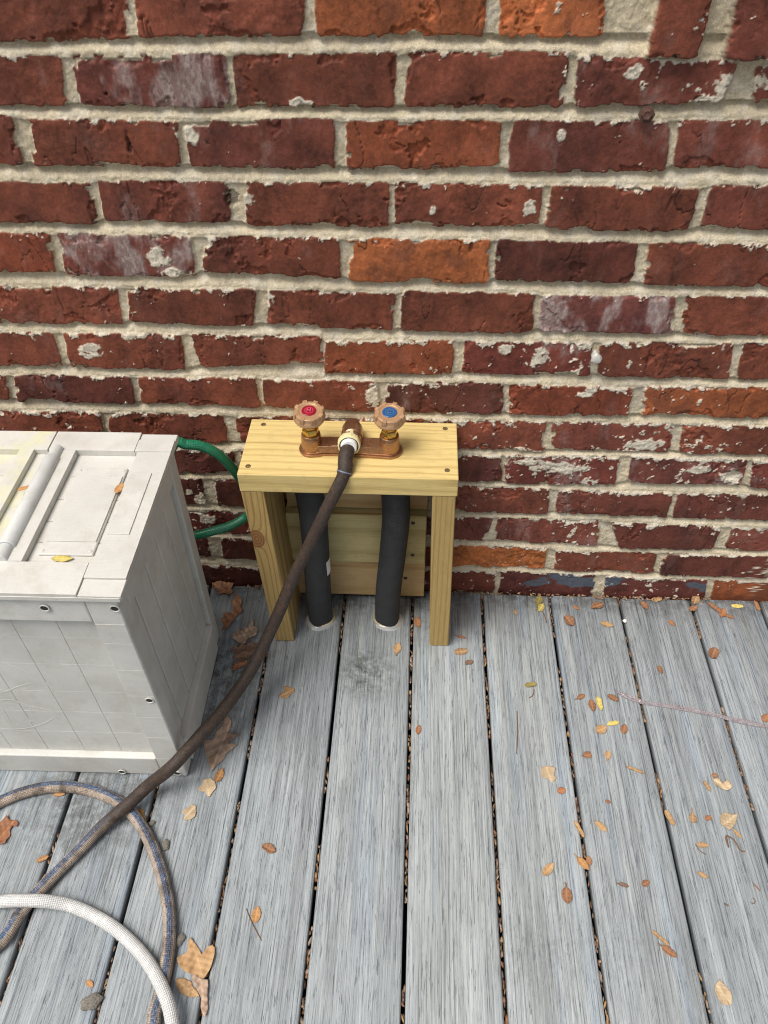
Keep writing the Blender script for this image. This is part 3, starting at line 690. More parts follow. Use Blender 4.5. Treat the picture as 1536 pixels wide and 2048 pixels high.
# ------------------------------------------------------------------ mixing faucet
def build_faucet():
    Z0 = .450; cxl, cxr, cy = -.169, -.042, -.082
    root = empty('mixing_faucet', (-.1055, cy, Z0)); tag(root, 'bronze two-handle mixing faucet bolted on the pine stand', 'faucet')
    def T(x, y, z=0): return Matrix.Translation((x+.1055, y-cy, z))
    bm = bmesh.new()
    # base plate outline: two round ends joined by a waisted bar
    def plate(grow, z0, z1):
        pts = []
        for side in (1, -1):
            c = (cxr if side > 0 else cxl)+.1055
            for i in range(17):
                a = -math.pi/2*1.0+math.pi*i/16
                a = a if side > 0 else a+math.pi
                pts.append((c+(.0215+grow)*math.cos(a), (.0215+grow)*math.sin(a)))
            sx = side
            pts.append((c-sx*.012, sx*(.0195+grow))); pts.append((c-sx*.020, sx*(.0165+grow))); pts.append((.012*sx, sx*(.0160+grow))) ; 
        lo = [bm.verts.new((x, y, z0)) for x, y in pts]; hi = [bm.verts.new((x, y, z1)) for x, y in pts]; n = len(pts)
        for i in range(n): bm.faces.new((lo[i], lo[(i+1) % n], hi[(i+1) % n], hi[i]))
        bm.faces.new(hi); bm.faces.new(list(reversed(lo)))
    plate(0, 0.0003, .0045); plate(-.0028, .0046, .0068)
    # raised bar
    vs = box(bm, cxl+.1055, cxr+.1055, -.0155, .0155, .006, .0175)
    for v in vs:
        if v.co.z > .01: v.co.y *= .80
    for c in (cxl, cxr): lathe(bm, [(.0172, .006), (.0170, .010), (.0162, .026), (.0155, .0335), (.0148, .0345)], 36, T(c, cy))
    # outlet body, axis toward the viewer
    AXM = T(-.1035, -.066, .0215) @ Matrix.Rotation(R(82), 4, 'X') @ Matrix.Rotation(R(4), 4, 'Y')
    lathe(bm, [(.009, -.0300), (.0100, -.0292), (.0104, -.0285), (.0128, -.0285), (.0136, -.0275), (.0138, -.0255), (.0138, -.0205), (.0130, -.0195), (.0130, -.0185), (.0155, -.0178), (.0172, -.0150), (.0174, .004), (.0170, .012), (.0150, .014), (.0150, .024)], 40, AXM)
    lathe(bm, [(.016, .004), (.0158, .02), (.0150, .03)], 28, T(-.1055, -.072))
    box(bm, -.030, .030, -.010, .010, .0176, .0180)
    b = fin('faucet_body', bm, M['bronze'], root, smooth=True, autosmooth=38)
    bv = b.modifiers.new('b', 'BEVEL'); bv.width = .0011; bv.segments = 2; bv.limit_method = 'ANGLE'; bv.angle_limit = R(45)
    # raised letters and rib cast on the bar
    bm = bmesh.new()
    def H(x, y, z, s, Mx=None):
        for dx in (-s*.35, s*.35): box(bm, x+dx-s*.1, x+dx+s*.1, y-s*.5, y+s*.5, z, z+s*.18, M=Mx)
        box(bm, x-s*.27, x+s*.27, y-s*.09, y+s*.09, z, z+s*.16, M=Mx)
    def Cc(x, y, z, s, Mx=None, a0=.8, a1=5.5, n=14):
        for i in range(n):
            a = a0+(a1-a0)*(i+.5)/n; Q = Matrix.Translation((x+s*.42*math.cos(a), y+s*.45*math.sin(a), z)) @ Matrix.Rotation(a, 4, 'Z')
            w = s*.45*(a1-a0)/n*.56; box(bm, -s*.09, s*.09, -w, w, 0, s*.17, M=(Mx @ Q if Mx else Q))
    H(-.040, .0, .0177, .0052); fin('cast_letter', bm, M['bronze'], root)
    bm = bmesh.new(); Cc(.036, .0, .0177, .0050); fin('cast_letter', bm, M['bronze'], root)
    for c, col, coll, let in ((cxl, 'red', 'red_light', 'H'), (cxr, 'blue', 'blue_light', 'C')):
        bm = bmesh.new()
        lathe(bm, [(.0128, .0346), (.0128, .0370), (.0136, .0375), (.0136, .0450), (.0128, .0462), (.0105, .0465), (.0104, .0500), (.0072, .0502)], 6, T(c, cy) @ Matrix.Rotation(.35, 4, 'Z'))
        lathe(bm, [(.0118, .0348), (.0122, .0362), (.0118, .0372)], 32, T(c, cy))
        fin('packing_nut', bm, M['brass'], root, bevel=.0006)
        # handle
        hz = .060; bm = bmesh.new(); Mh = Matrix.Translation((c+.1055, 0, hz)) @ Matrix.Rotation(R(2), 4, 'Y') @ Matrix.Rotation(R(6), 4, 'X') @ Matrix.Scale(1.09, 4)
        lathe(bm, [(.0072, -.010), (.0078, -.004), (.0115, -.001), (.0170, .0005), (.0215, .0035), (.0236, .0075), (.0232, .0105), (.0218, .0125), (.0210, .0140), (.0207, .0185), (.0198, .0196), (.0150, .0200), (.0142, .0193), (.0138, .0193)], 64, Mh)
        for i in range(8):
            a = 2*math.pi*(i+.5)/8+(.0 if let == 'H' else .05)
            for q in (-1, 0, 1):
                A = Mh @ Matrix.Rotation(a+q*.105, 4, 'Z'); vs = box(bm, .0165, .0232, -.00105, .00105, .0095, .0206, M=None)
                for v in vs:
                    if v.co.x > .02 and v.co.z > .015: v.co.x -= .0008
                    v.co = A @ v.co
            A = Mh @ Matrix.Rotation(a, 4, 'Z'); vs = box(bm, .016, .0224, -.0034, .0034, .0096, .0200, M=A)
        hd = fin('handle', bm, M['copper_plastic'], root, smooth=True, autosmooth=30)
        tag(hd, 'handle with a %s disc' % col)
        bv = hd.modifiers.new('b', 'BEVEL'); bv.width = .0004; bv.segments = 2; bv.limit_method = 'ANGLE'; bv.angle_limit = R(40)
        bm = bmesh.new(); Md = Mh
        lathe(bm, [(.0106, .0192), (.0106, .0203), (.0100, .0207)], 40, Md)
        me_n = len(bm.faces)
        for i in range(28):
            a0 = 2*math.pi*i/28; Q = Md @ Matrix.Rotation(a0, 4, 'Z'); box(bm, .0056, .0062, -.0007, .0007, .0207, .0210, M=Q)
        if let == 'H': H(0, 0, .0207, .0066, Md)
        else: Cc(0, 0, .0207, .0066, Md)
        bm.faces.ensure_lookup_table()
        for f in bm.faces[me_n:]: f.material_index = 1
        fin('colour_disc', bm, [M[col], M[coll]], hd)
    return root
build_faucet()

# ------------------------------------------------------------------ hoses
def on(px, py, z): return gp(px, py, z)
RB = .0098
def build_hose():
    P = [Vector((-.1072, -.100, .4725)), Vector((-.1085, -.113, .4725)), Vector((-.1105, -.126, .4665))]
    for px, py, y in ((690, 938, -.1375), (681, 965, -.150), (655, 1015, -.165), (625, 1078, -.180), (590, 1148, -.198), (562, 1215, -.222), (530, 1285, -.258), (496, 1350, -.302), (450, 1415, -.360), (400, 1472, -.412), (345, 1532, -.462)):
        P.append(wp(px, py, y))
    P.append(on(296, 1572, .038)); P.append(on(258, 1607, .0295))
    for px, py in ((205, 1652), (150, 1708), (95, 1764), (45, 1820), (0, 1885)): P.append(on(px, py, .012 if py > 1700 else .016))
    # runs on out of the frame, turns and comes back as the loop
    a = on(0, 1885, .0105)
    P += [a+Vector((-.055, -.06, 0)), a+Vector((-.08, -.17, 0)), a+Vector((-.03, -.29, 0)), a+Vector((.08, -.34, 0)), a+Vector((.21, -.29, 0))]
    P.append(on(296, 2075, .0102))
    for px, py in ((308, 2030), (325, 1970), (337, 1900), (339, 1840), (331, 1780), (315, 1722), (292, 1668), (262, 1625), (220, 1595), (165, 1577), (105, 1574), (50, 1584), (0, 1604), (-60, 1640), (-120, 1700)):
        P.append(on(px, py, .0102))
    def rad(t, s):
        if s < .045: return .0120+.0003*math.sin(s*400)
        if s < .052: return .0122
        if s < .78: return .0104+.0006*min(1, s/.5)
        return .0110+(RB-.0110)*min(1, (s-.78)/.08)
    o = tube('garden_hose', P, rad, M['hose'], None, 24, .004, .0, .018)
    tag(o, 'brown dirt-coated hose hanging from the faucet to a blue-striped loop on the deck', 'hose')
    Mx = Matrix.Translation((-.1062, -.0985, .4755)) @ Matrix.Rotation(R(80), 4, 'X') @ Matrix.Rotation(R(3), 4, 'Y') @ Matrix.Scale(.88, 4)
    bm = bmesh.new()
    prof = [(.0160, -.012), (.0195, -.0118), (.0205, -.009), (.0205, .003), (.0195, .0048), (.0178, .005), (.0172, .002), (.0172, -.006)]
    lathe(bm, prof, 60, Mx, rfun=lambda a, z: 1+(.05*max(0, math.cos(9*a))**6 if z > -.01 and z < .004 else 0), cap=False)
    vs = box(bm, -.0032, .0032, .014, .0195, -.034, .0, M=Mx @ Matrix.Rotation(R(-14), 4, 'Z'))
    tag(fin('coupling', bm, M['cream'], o, smooth=True), 'cream plastic coupling ring with a lever')
    bm = bmesh.new(); lathe(bm, [(.0173, -.004), (.0172, .0035), (.0158, .0038), (.0156, -.002)], 40, Mx, cap=False); fin('washer', bm, M['rubber'], o, smooth=True)
    bm = bmesh.new(); lathe(bm, [(.0155, -.004), (.0154, .0040), (.0146, .0052), (.0150, .010), (.0142, .0115), (.0134, .0125)], 40, Mx); fin('fitting', bm, M['white'], o, smooth=True)
    # printed white and blue mark round the cuff end
    bm = bmesh.new(); pts, s = resample(spline(P[:6], 14), .004); i = int(.048/.004); t = (pts[i+1]-pts[i-1]).normalized()
    Q = Matrix.Translation(pts[i]) @ t.to_track_quat('Z', 'Y').to_matrix().to_4x4()
    lathe(bm, [(.0118, -.0035), (.0124, -.003), (.0124, -.0016), (.0118, -.0010)], 32, Q, cap=False)
    fin('clamp_band', bm, mat_simple('scuffed_band', (.20, .22, .30), .4, .3, .6, 300, .3), o, smooth=True)
build_hose()
P = [on(-150, 1835, .012), on(-60, 1812, .014)]
for px, py, z in ((0, 1803, .020), (50, 1801, .029), (95, 1803, .026), (140, 1811, .014), (185, 1830, .0098), (230, 1857, .0098), (272, 1895, .0098), (303, 1935, .016), (326, 1980, .028), (341, 2025, .028), (346, 2075, .020), (340, 2140, .0098), (310, 2230, .0098)): P.append(on(px, py, z))
tag(tube('garden_hose', P, .0096, M['white_hose'], None, 24, .004), 'clean white braided hose curving across the bottom left corner', 'hose')
# green hose loop between bin and stand
P = [Vector((-.62, -.05, .02)), Vector((-.55, -.052, .12)), Vector((-.47, -.055, .30))]
for px, py, y in ((345, 893, -.052), (372, 889, -.048), (405, 893, -.042), (438, 910, -.036), (463, 935, -.028)): P.append(wp(px, py, y))
e = wp(484, 968, -.018)
P += [e, wp(497, 1000, -.013), wp(501, 1022, -.013), wp(490, 1037, -.016), wp(463, 1051, -.028), wp(430, 1061, -.04), wp(395, 1070, -.048), wp(350, 1076, -.054), wp(300, 1078, -.055)]
for v in P[8:12]: v.y = -.0135
tag(tube('garden_hose', P, .0088, M['green_hose'], None, 24, .004), 'shiny green netted hose looping between the bin and the stand', 'hose')

# ------------------------------------------------------------------ resin storage bin
def build_bin():
    OX, OY = -.57, -.27
    root = empty('storage_bin', (OX, OY, 0)); tag(root, 'beige plank-patterned resin storage bin with split lid on the deck', 'bin')
    XL, XR, YF, YB, ZT = -.750, -.381, -.437, -.122, .490
    def part(name, mat, boxes, par=root, bevel=.0018, taper=None, **kw):
        bm = bmesh.new()
        for b in boxes:
            vs = box(bm, *b)
            for v in vs: v.co.x -= OX; v.co.y -= OY
        if taper: taper(bm)
        return fin(name, bm, mat, par, bevel=bevel, **kw)
    rec = .014
    def back(bm):       # the back leans in toward the floor
        for v in bm.verts:
            if v.co.y+OY > -.2: v.co.y -= .016*(1-v.co.z/.49)
    # body: recessed core, rails and posts
    bx = [(XL+rec, XR-rec, YF+rec+.002, YB-rec, .004, ZT)]
    # front frame
    bx += [(-.425, XR, YF, YF+.030, .001, ZT), (XL, XL+.020, YF, YF+.030, .001, ZT), (XL+.0205, -.4255, YF+.0008, YF+.018, .438, ZT-.0005), (XL+.0205, -.4255, YF+.0008, YF+.020, .0012, .058)]
    # side frames
    for (xa, xb, xo) in ((XR-.018, XR-.0008, 1), (XL+.0008, XL+.018, -1)):
        bx += [(xa, xb, YF+.0305, YB-.0305, .434, ZT-.0006), (min(xa, xa+.022*xo) if xo > 0 else xa-.004, xb+.0045 if xo > 0 else xb, YF+.0305, YB-.0305, .0012, .074)]
    bx += [(XR-.030, XR, YB-.030, YB, .001, ZT), (XL, XL+.030, YB-.030, YB, .001, ZT)]
    body = part('body', M['resin'], bx, bevel=.0028, taper=back, seg=3)
    # embossed planks
    seams = [-.4265, -.4855, -.549, -.6125, -.676, -.7285]; zs = [.059, .122, .185, .245, .319, .386, .4375]; tb = []
    for a, b in zip(seams, seams[1:]):
        for c, d in zip(zs, zs[1:]): tb.append((b+.0002, a-.0002, YF+.0128, YF+rec+.006, c+.0001, d-.0001))
    part('front_panel', M['resin'], tb, body, .0005)
    ys = [YF+.031, -.375, -.317, -.260, -.205, YB-.0315]; tb = []
    for a, b in zip(ys, ys[1:]): tb.append((XR-rec-.004, XR-.0085, a+.0016, b-.0016, .0745, .4335))
    part('side_panel', M['resin'], tb, body, .0022, taper=back)
    # cross grooves shown on the front post as shallow slats
    tb = []; zz = [.0015, .062, .133, .196, .258, .327, .392, .436]
    for c, d in zip(zz, zz[1:]): tb.append((-.4235, XR-.0015, YF-.0004, YF+.01, c+.0001, d-.0001))
    part('post_slats', M['resin'], tb, body, .0006)
    # moulded leaf ribs ghosting through the front
    bm = bmesh.new()
    def rib(pts, r=.0017):
        Q = [wp(0+x/4.042, 1160+y/4.042, YF+.0128) for x, y in pts]; Q = resample(spline(Q, 8), .004)[0]
        prev = None; O = Vector((OX, OY, 0))
        for i, p in enumerate(Q):
            d = (Q[min(i+1, len(Q)-1)]-Q[max(0, i-1)]).normalized(); nn = Vector((-d.z, 0, d.x)); up = Vector((0, -1, 0)); t = min(1, i/3, (len(Q)-1-i)/3)
            row = [bm.verts.new(p-O+nn*r*f*1.3+up*(hh*t-.0002)) for f, hh in ((-1, 0), (-.4, .00055), (.4, .00055), (1, 0))]
            if prev:
                for q in range(3): bm.faces.new((prev[q], prev[q+1], row[q+1], row[q]))
            prev = row
    for pts in (((-60, 640), (60, 670), (170, 715), (285, 765)), ((-40, 905), (60, 890), (160, 850), (290, 820)), ((-60, 985), (80, 955), (250, 1010), (430, 1052)), ((-60, 1180), (90, 1192), (220, 1188), (360, 1150), (455, 1098)), ((0, 730), (70, 738), (120, 748)), ((370, 820), (420, 860), (440, 910)), ((10, 1000), (60, 1080), (110, 1165)), ((250, 1110), (265, 1140), (300, 1130))):
        rib(pts)
    fin('leaf_relief', bm, M['resin'], body, smooth=True)
    for (x, z) in ((-.481, .470), (-.387, .472), (-.392, .248), (-.494, .012), (-.397, .012)):
        bm = bmesh.new(); Mx = Matrix.Translation((x-OX, YF-OY-.0011, z)) @ Matrix.Rotation(R(90), 4, 'X')
        lathe(bm, [(.0068, -.0006), (.0068, .0010), (.0056, .0012), (.0052, .0004), (.0050, .0002)], 20, Mx)
        bm.faces.ensure_lookup_table(); bm.faces[-1].material_index = 1
        for f in bm.faces:
            if f.calc_center_median().y > YF-OY-.0011 and len(f.verts) > 10: f.material_index = 1
        fin('rivet_hole', bm, [M['resin'], M['hole']], body, smooth=True)
    # lids: a and b across x
    def lid(xa, xb, mat, right, label):
        t0, t1 = .4912, .5030
        sx = 1 if right else -1
        inner, outer = (xa, xb) if right else (xb, xa)
        def X(f0, f1):   # distances measured from the outer end toward the seam
            p, q = outer-sx*f0, outer-sx*f1; return (min(p, q), max(p, q))
        bs = []
        Wd = abs(xb-xa)
        bs.append((*X(.0, .0), 0, 0, 0, 0)); bs = []
        bs.append((*X(.055, Wd), -.4405, -.376, t0, t1)); bs.append((*X(-.003, .0545), -.4020, -.376, t0, t1-.0002)); bs.append((*X(-.003, .0545), -.4400, -.4023, t0+.0003, t1-.0030))
        bs.append((*X(.055, Wd), -.1435, -.098, t0, t1)); bs.append((*X(-.003, .0545), -.1435, -.1155, t0, t1-.0002)); bs.append((*X(-.003, .0545), -.1152, -.0985, t0+.0003, t1-.0030))
        bs.append((*X(-.0028, .050), -.3758, -.1437, t0+.0002, t1-.0012))
        x0, x1 = X(.147, .170); bs.append((x0, x1, -.3756, -.1439, t0+.0002, t1+.0006))
        x0, x1 = X(.0503, .1468); 
        for a, b in ((-.3757, -.331), (-.3302, -.2905), (-.2897, -.2445), (-.2437, -.1925), (-.1917, -.1438)): bs.append((x0, x1, a, b, t0, t1-.0105))
        x0, x1 = X(.1702, Wd); bs.append((x0, x1, -.3755, -.1440, t0, t1-.009))
        def mp(b): return (b[0]*.9845, b[1]*.9845, max(-.4408, -.0161+.9845*b[2]), max(-.4385, -.0161+.9845*b[3]), b[4], b[5])
        bs = [mp(b) for b in bs]
        o = part('lid', mat, bs, root, .0016, seg=2); tag(o, label)
        # outer lip hanging over the side
        x0, x1 = X(-.0035, -.0008); part('lip', mat, [mp((x0, x1, -.4402+.010, -.0983, t0-.0005, t1-.0045))], o, .0008)
        x0, x1 = X(-.0015, Wd-.004); part('lip', mat, [(x0*.9845, x1*.9845, -.4424, -.4410, t0-.0008, t1-.005)], o, .0009)
        if right:
            pl = part('label_plate', mat, [mp((-.5155, -.4380, -.3565, -.1765, t1-.0108, t1-.0065))], o, .0022, seg=3)
            part('plate_inset', mat, [mp((-.5105, -.4400, -.3330, -.1980, t1-.0066, t1-.0045))], pl, .0007)
            for (x, y) in ((-.510, -.183), (-.443, -.183), (-.510, -.350), (-.443, -.350)):
                bm = bmesh.new(); lathe(bm, [(.0024, t1-.007), (.0024, t1-.0058), (.0015, t1-.0052)], 14, Matrix.Translation((x*.9845-OX, -.0161+.9845*y-OY, 0))); fin('stud', bm, mat, pl, smooth=True)
            part('side_inset', mat, [mp((-.4270, -.3950, -.3225, -.1945, t1-.0013, t1+.0006))], o, .0006)
        return o
    lid(-.5715, -.3805, M['resin_lid'], True, 'right half lid with a raised blank plate')
    lid(-.764, -.5735, M['resin_pollen'], False, 'left half lid dusted with yellow pollen')
    # hinge bar along the seam
    bm = bmesh.new(); 
    Mx = Matrix.Translation((-.5484-OX, -.0161-OY, .5035)) @ Matrix.Rotation(R(90), 4, 'X')
    lathe(bm, [(.0088, .139), (.0096, .140), (.0096, .1625)], 32, Mx); lathe(bm, [(.0096, .347), (.0096, .3695), (.0088, .3705)], 32, Mx)
    lathe(bm, [(.0110, .163), (.0118, .1645), (.0118, .345), (.0110, .3465)], 32, Mx)
    box(bm, -.5640-OX, -.5385-OX, -.3557-OY, -.1780-OY, .4925, .5000)
    fin('hinge', bm, M['resin_hinge'], root, smooth=True)
    # stands slightly askew on the boards
    pv = Vector((-.376, -.44, 0)); rz = R(.7); q = Matrix.Rotation(rz, 4, 'Z') @ (Vector((OX, OY, 0))-pv)+pv
    root.location = (q.x, q.y, .0008); root.rotation_euler.z = rz
M['resin_hinge'] = mat_resin('grey_resin_hinge', (.60, .61, .59))
build_bin()

# ------------------------------------------------------------------ fallen leaves and bits
def prof_oval(u): w = max(0, math.sin(math.pi*u**.9))**.6; return w, w*.95, 0
def prof_obov(u): w = math.sin(math.pi*u**1.5)**.7; return w, w, 0
def prof_narrow(u): w = math.sin(math.pi*u)**.6*(1+.15*math.sin(9*u)); return w, w*.85, 0
def prof_bite(u): w = math.sin(math.pi*min(1, u*1.02))**.7 if u < .98 else 0; return w, w*(1-.75*math.exp(-((u-.62)/.10)**2)), 0
def prof_heart(u): w = math.sin(math.pi*u)**.55; return w*(1-.25*math.exp(-((u-.75)/.08)**2)), w*(1-.5*math.exp(-((u-.35)/.09)**2)), 0
def prof_lobe3(u): w = max(0, math.sin(math.pi*min(1, u**.8)))**.55; return w*(1.05-.62*math.exp(-((u-.66)/.07)**2)), w*(.95-.5*math.exp(-((u-.50)/.06)**2)), .07*math.sin(u*9)
def prof_oak(u):
    def s(c, ws, h): return h*math.exp(-((u-c)/ws)**2)
    l = .10+s(.28, .065, .45)+s(.52, .07, .95)+s(.76, .06, .70)+s(.93, .04, .25); r = .10+s(.24, .06, .40)+s(.47, .07, .90)+s(.72, .065, .80)+s(.92, .04, .28)
    e = min(1, u/.06)*min(1, (1-u)/.03); return l*e, r*e, .10*(s(.54, .06, 1)+s(.78, .05, .8))
def prof_round(u): w = math.sqrt(max(0, 1-(2*u-1)**2)); return w, w*(.9+.1*math.cos(7*u)), 0
PR = dict(oval=prof_oval, obov=prof_obov, narrow=prof_narrow, bite=prof_bite, heart=prof_heart, lobe3=prof_lobe3, oak=prof_oak, round=prof_round)
def leaf(name, kind, mat, px, py, Lpx, ang, ratio, label, cat='leaf', group='fallen leaves on the deck', curl=.25, bend=.15, z=0., stem=0., fold=0., lift=0., seed=None, plane=None):
    """centre in photo pixels, length in pixels, screen angle in degrees, width/length ratio"""
    rr = random.Random(seed if seed is not None else int(px*7+py))
    a = R(ang); dx, dy = math.cos(a)*Lpx/2, -math.sin(a)*Lpx/2
    A, B = gp(px-dx, py-dy, z), gp(px+dx, py+dy, z); d = B-A; L = d.length; c = (A+B)/2
    nu = 34 if kind in ('oak', 'lobe3') else 16; nvv = 6
    V = []; F = []; vein = []
    j1, j2, j3 = rr.uniform(0, 6), rr.uniform(0, 6), rr.uniform(.7, 1.3)
    for i in range(nu+1):
        u = i/nu; wl, wr, fx = PR[kind](u); wl = max(wl, .012); wr = max(wr, .012)
        for k_ in range(-nvv//2, nvv//2+1):
            f = k_/(nvv/2); wv = (wl if f > 0 else wr)*ratio*.5*L
            edge = 1+.05*math.sin(u*23+j1)*abs(f)+.04*math.sin(u*41+j2)*abs(f)
            y = f*wv*edge; x = (u-.5)*L+fx*L*abs(f)
            mid = L*ratio*.5
            zz = curl*L*.35*(y/mid)**2*mid/L*2*j3*.5 + bend*L*(u-.5)**2 + abs(y)*fold + .03*L*math.sin(u*7+j1+f*2)*abs(f)*.6+.015*L*math.sin(u*17+j2)*f
            V.append((x, y, zz)); vein.append(1. if k_ == 0 else (0.5 if (i % 4 == 0) else 0.))
    n1 = nvv+1
    for i in range(nu):
        for k_ in range(nvv): q = i*n1+k_; F.append((q, q+1, q+n1+1, q+n1))
    if stem:
        b0 = len(V); r = .0006
        S0 = Vector((-.5*L, 0, V[nvv//2][2]))
        ns = 6; sb = rr.uniform(-.4, .4)
        for i in range(ns+1):
            t = i/ns; ctr = S0+Vector((-t*stem*L, sb*t*t*stem*L, .0005+.02*L*math.sin(t*3)))
            for q in range(4): aa = math.pi/2*q; V.append(tuple(ctr+Vector((0, r*math.cos(aa), r*math.sin(aa))))); vein.append(.3)
        for i in range(ns):
            for q in range(4): F.append((b0+i*4+q, b0+i*4+(q+1) % 4, b0+(i+1)*4+(q+1) % 4, b0+(i+1)*4+q))
    me = bpy.data.meshes.new(name); me.from_pydata(V, [], F); at_ = me.attributes.new('vein', 'FLOAT', 'POINT'); at_.data.foreach_set('value', vein)
    zm = min(v[2] for v in V)
    o = link(name, me, M[mat]); o.location = (c.x, c.y, z+.0009-zm+lift); o.rotation_euler = (0, 0, math.atan2(d.y, d.x))
    so = o.modifiers.new('s', 'SOLIDIFY'); so.thickness = .00035
    tag(o, label, cat, group); return o
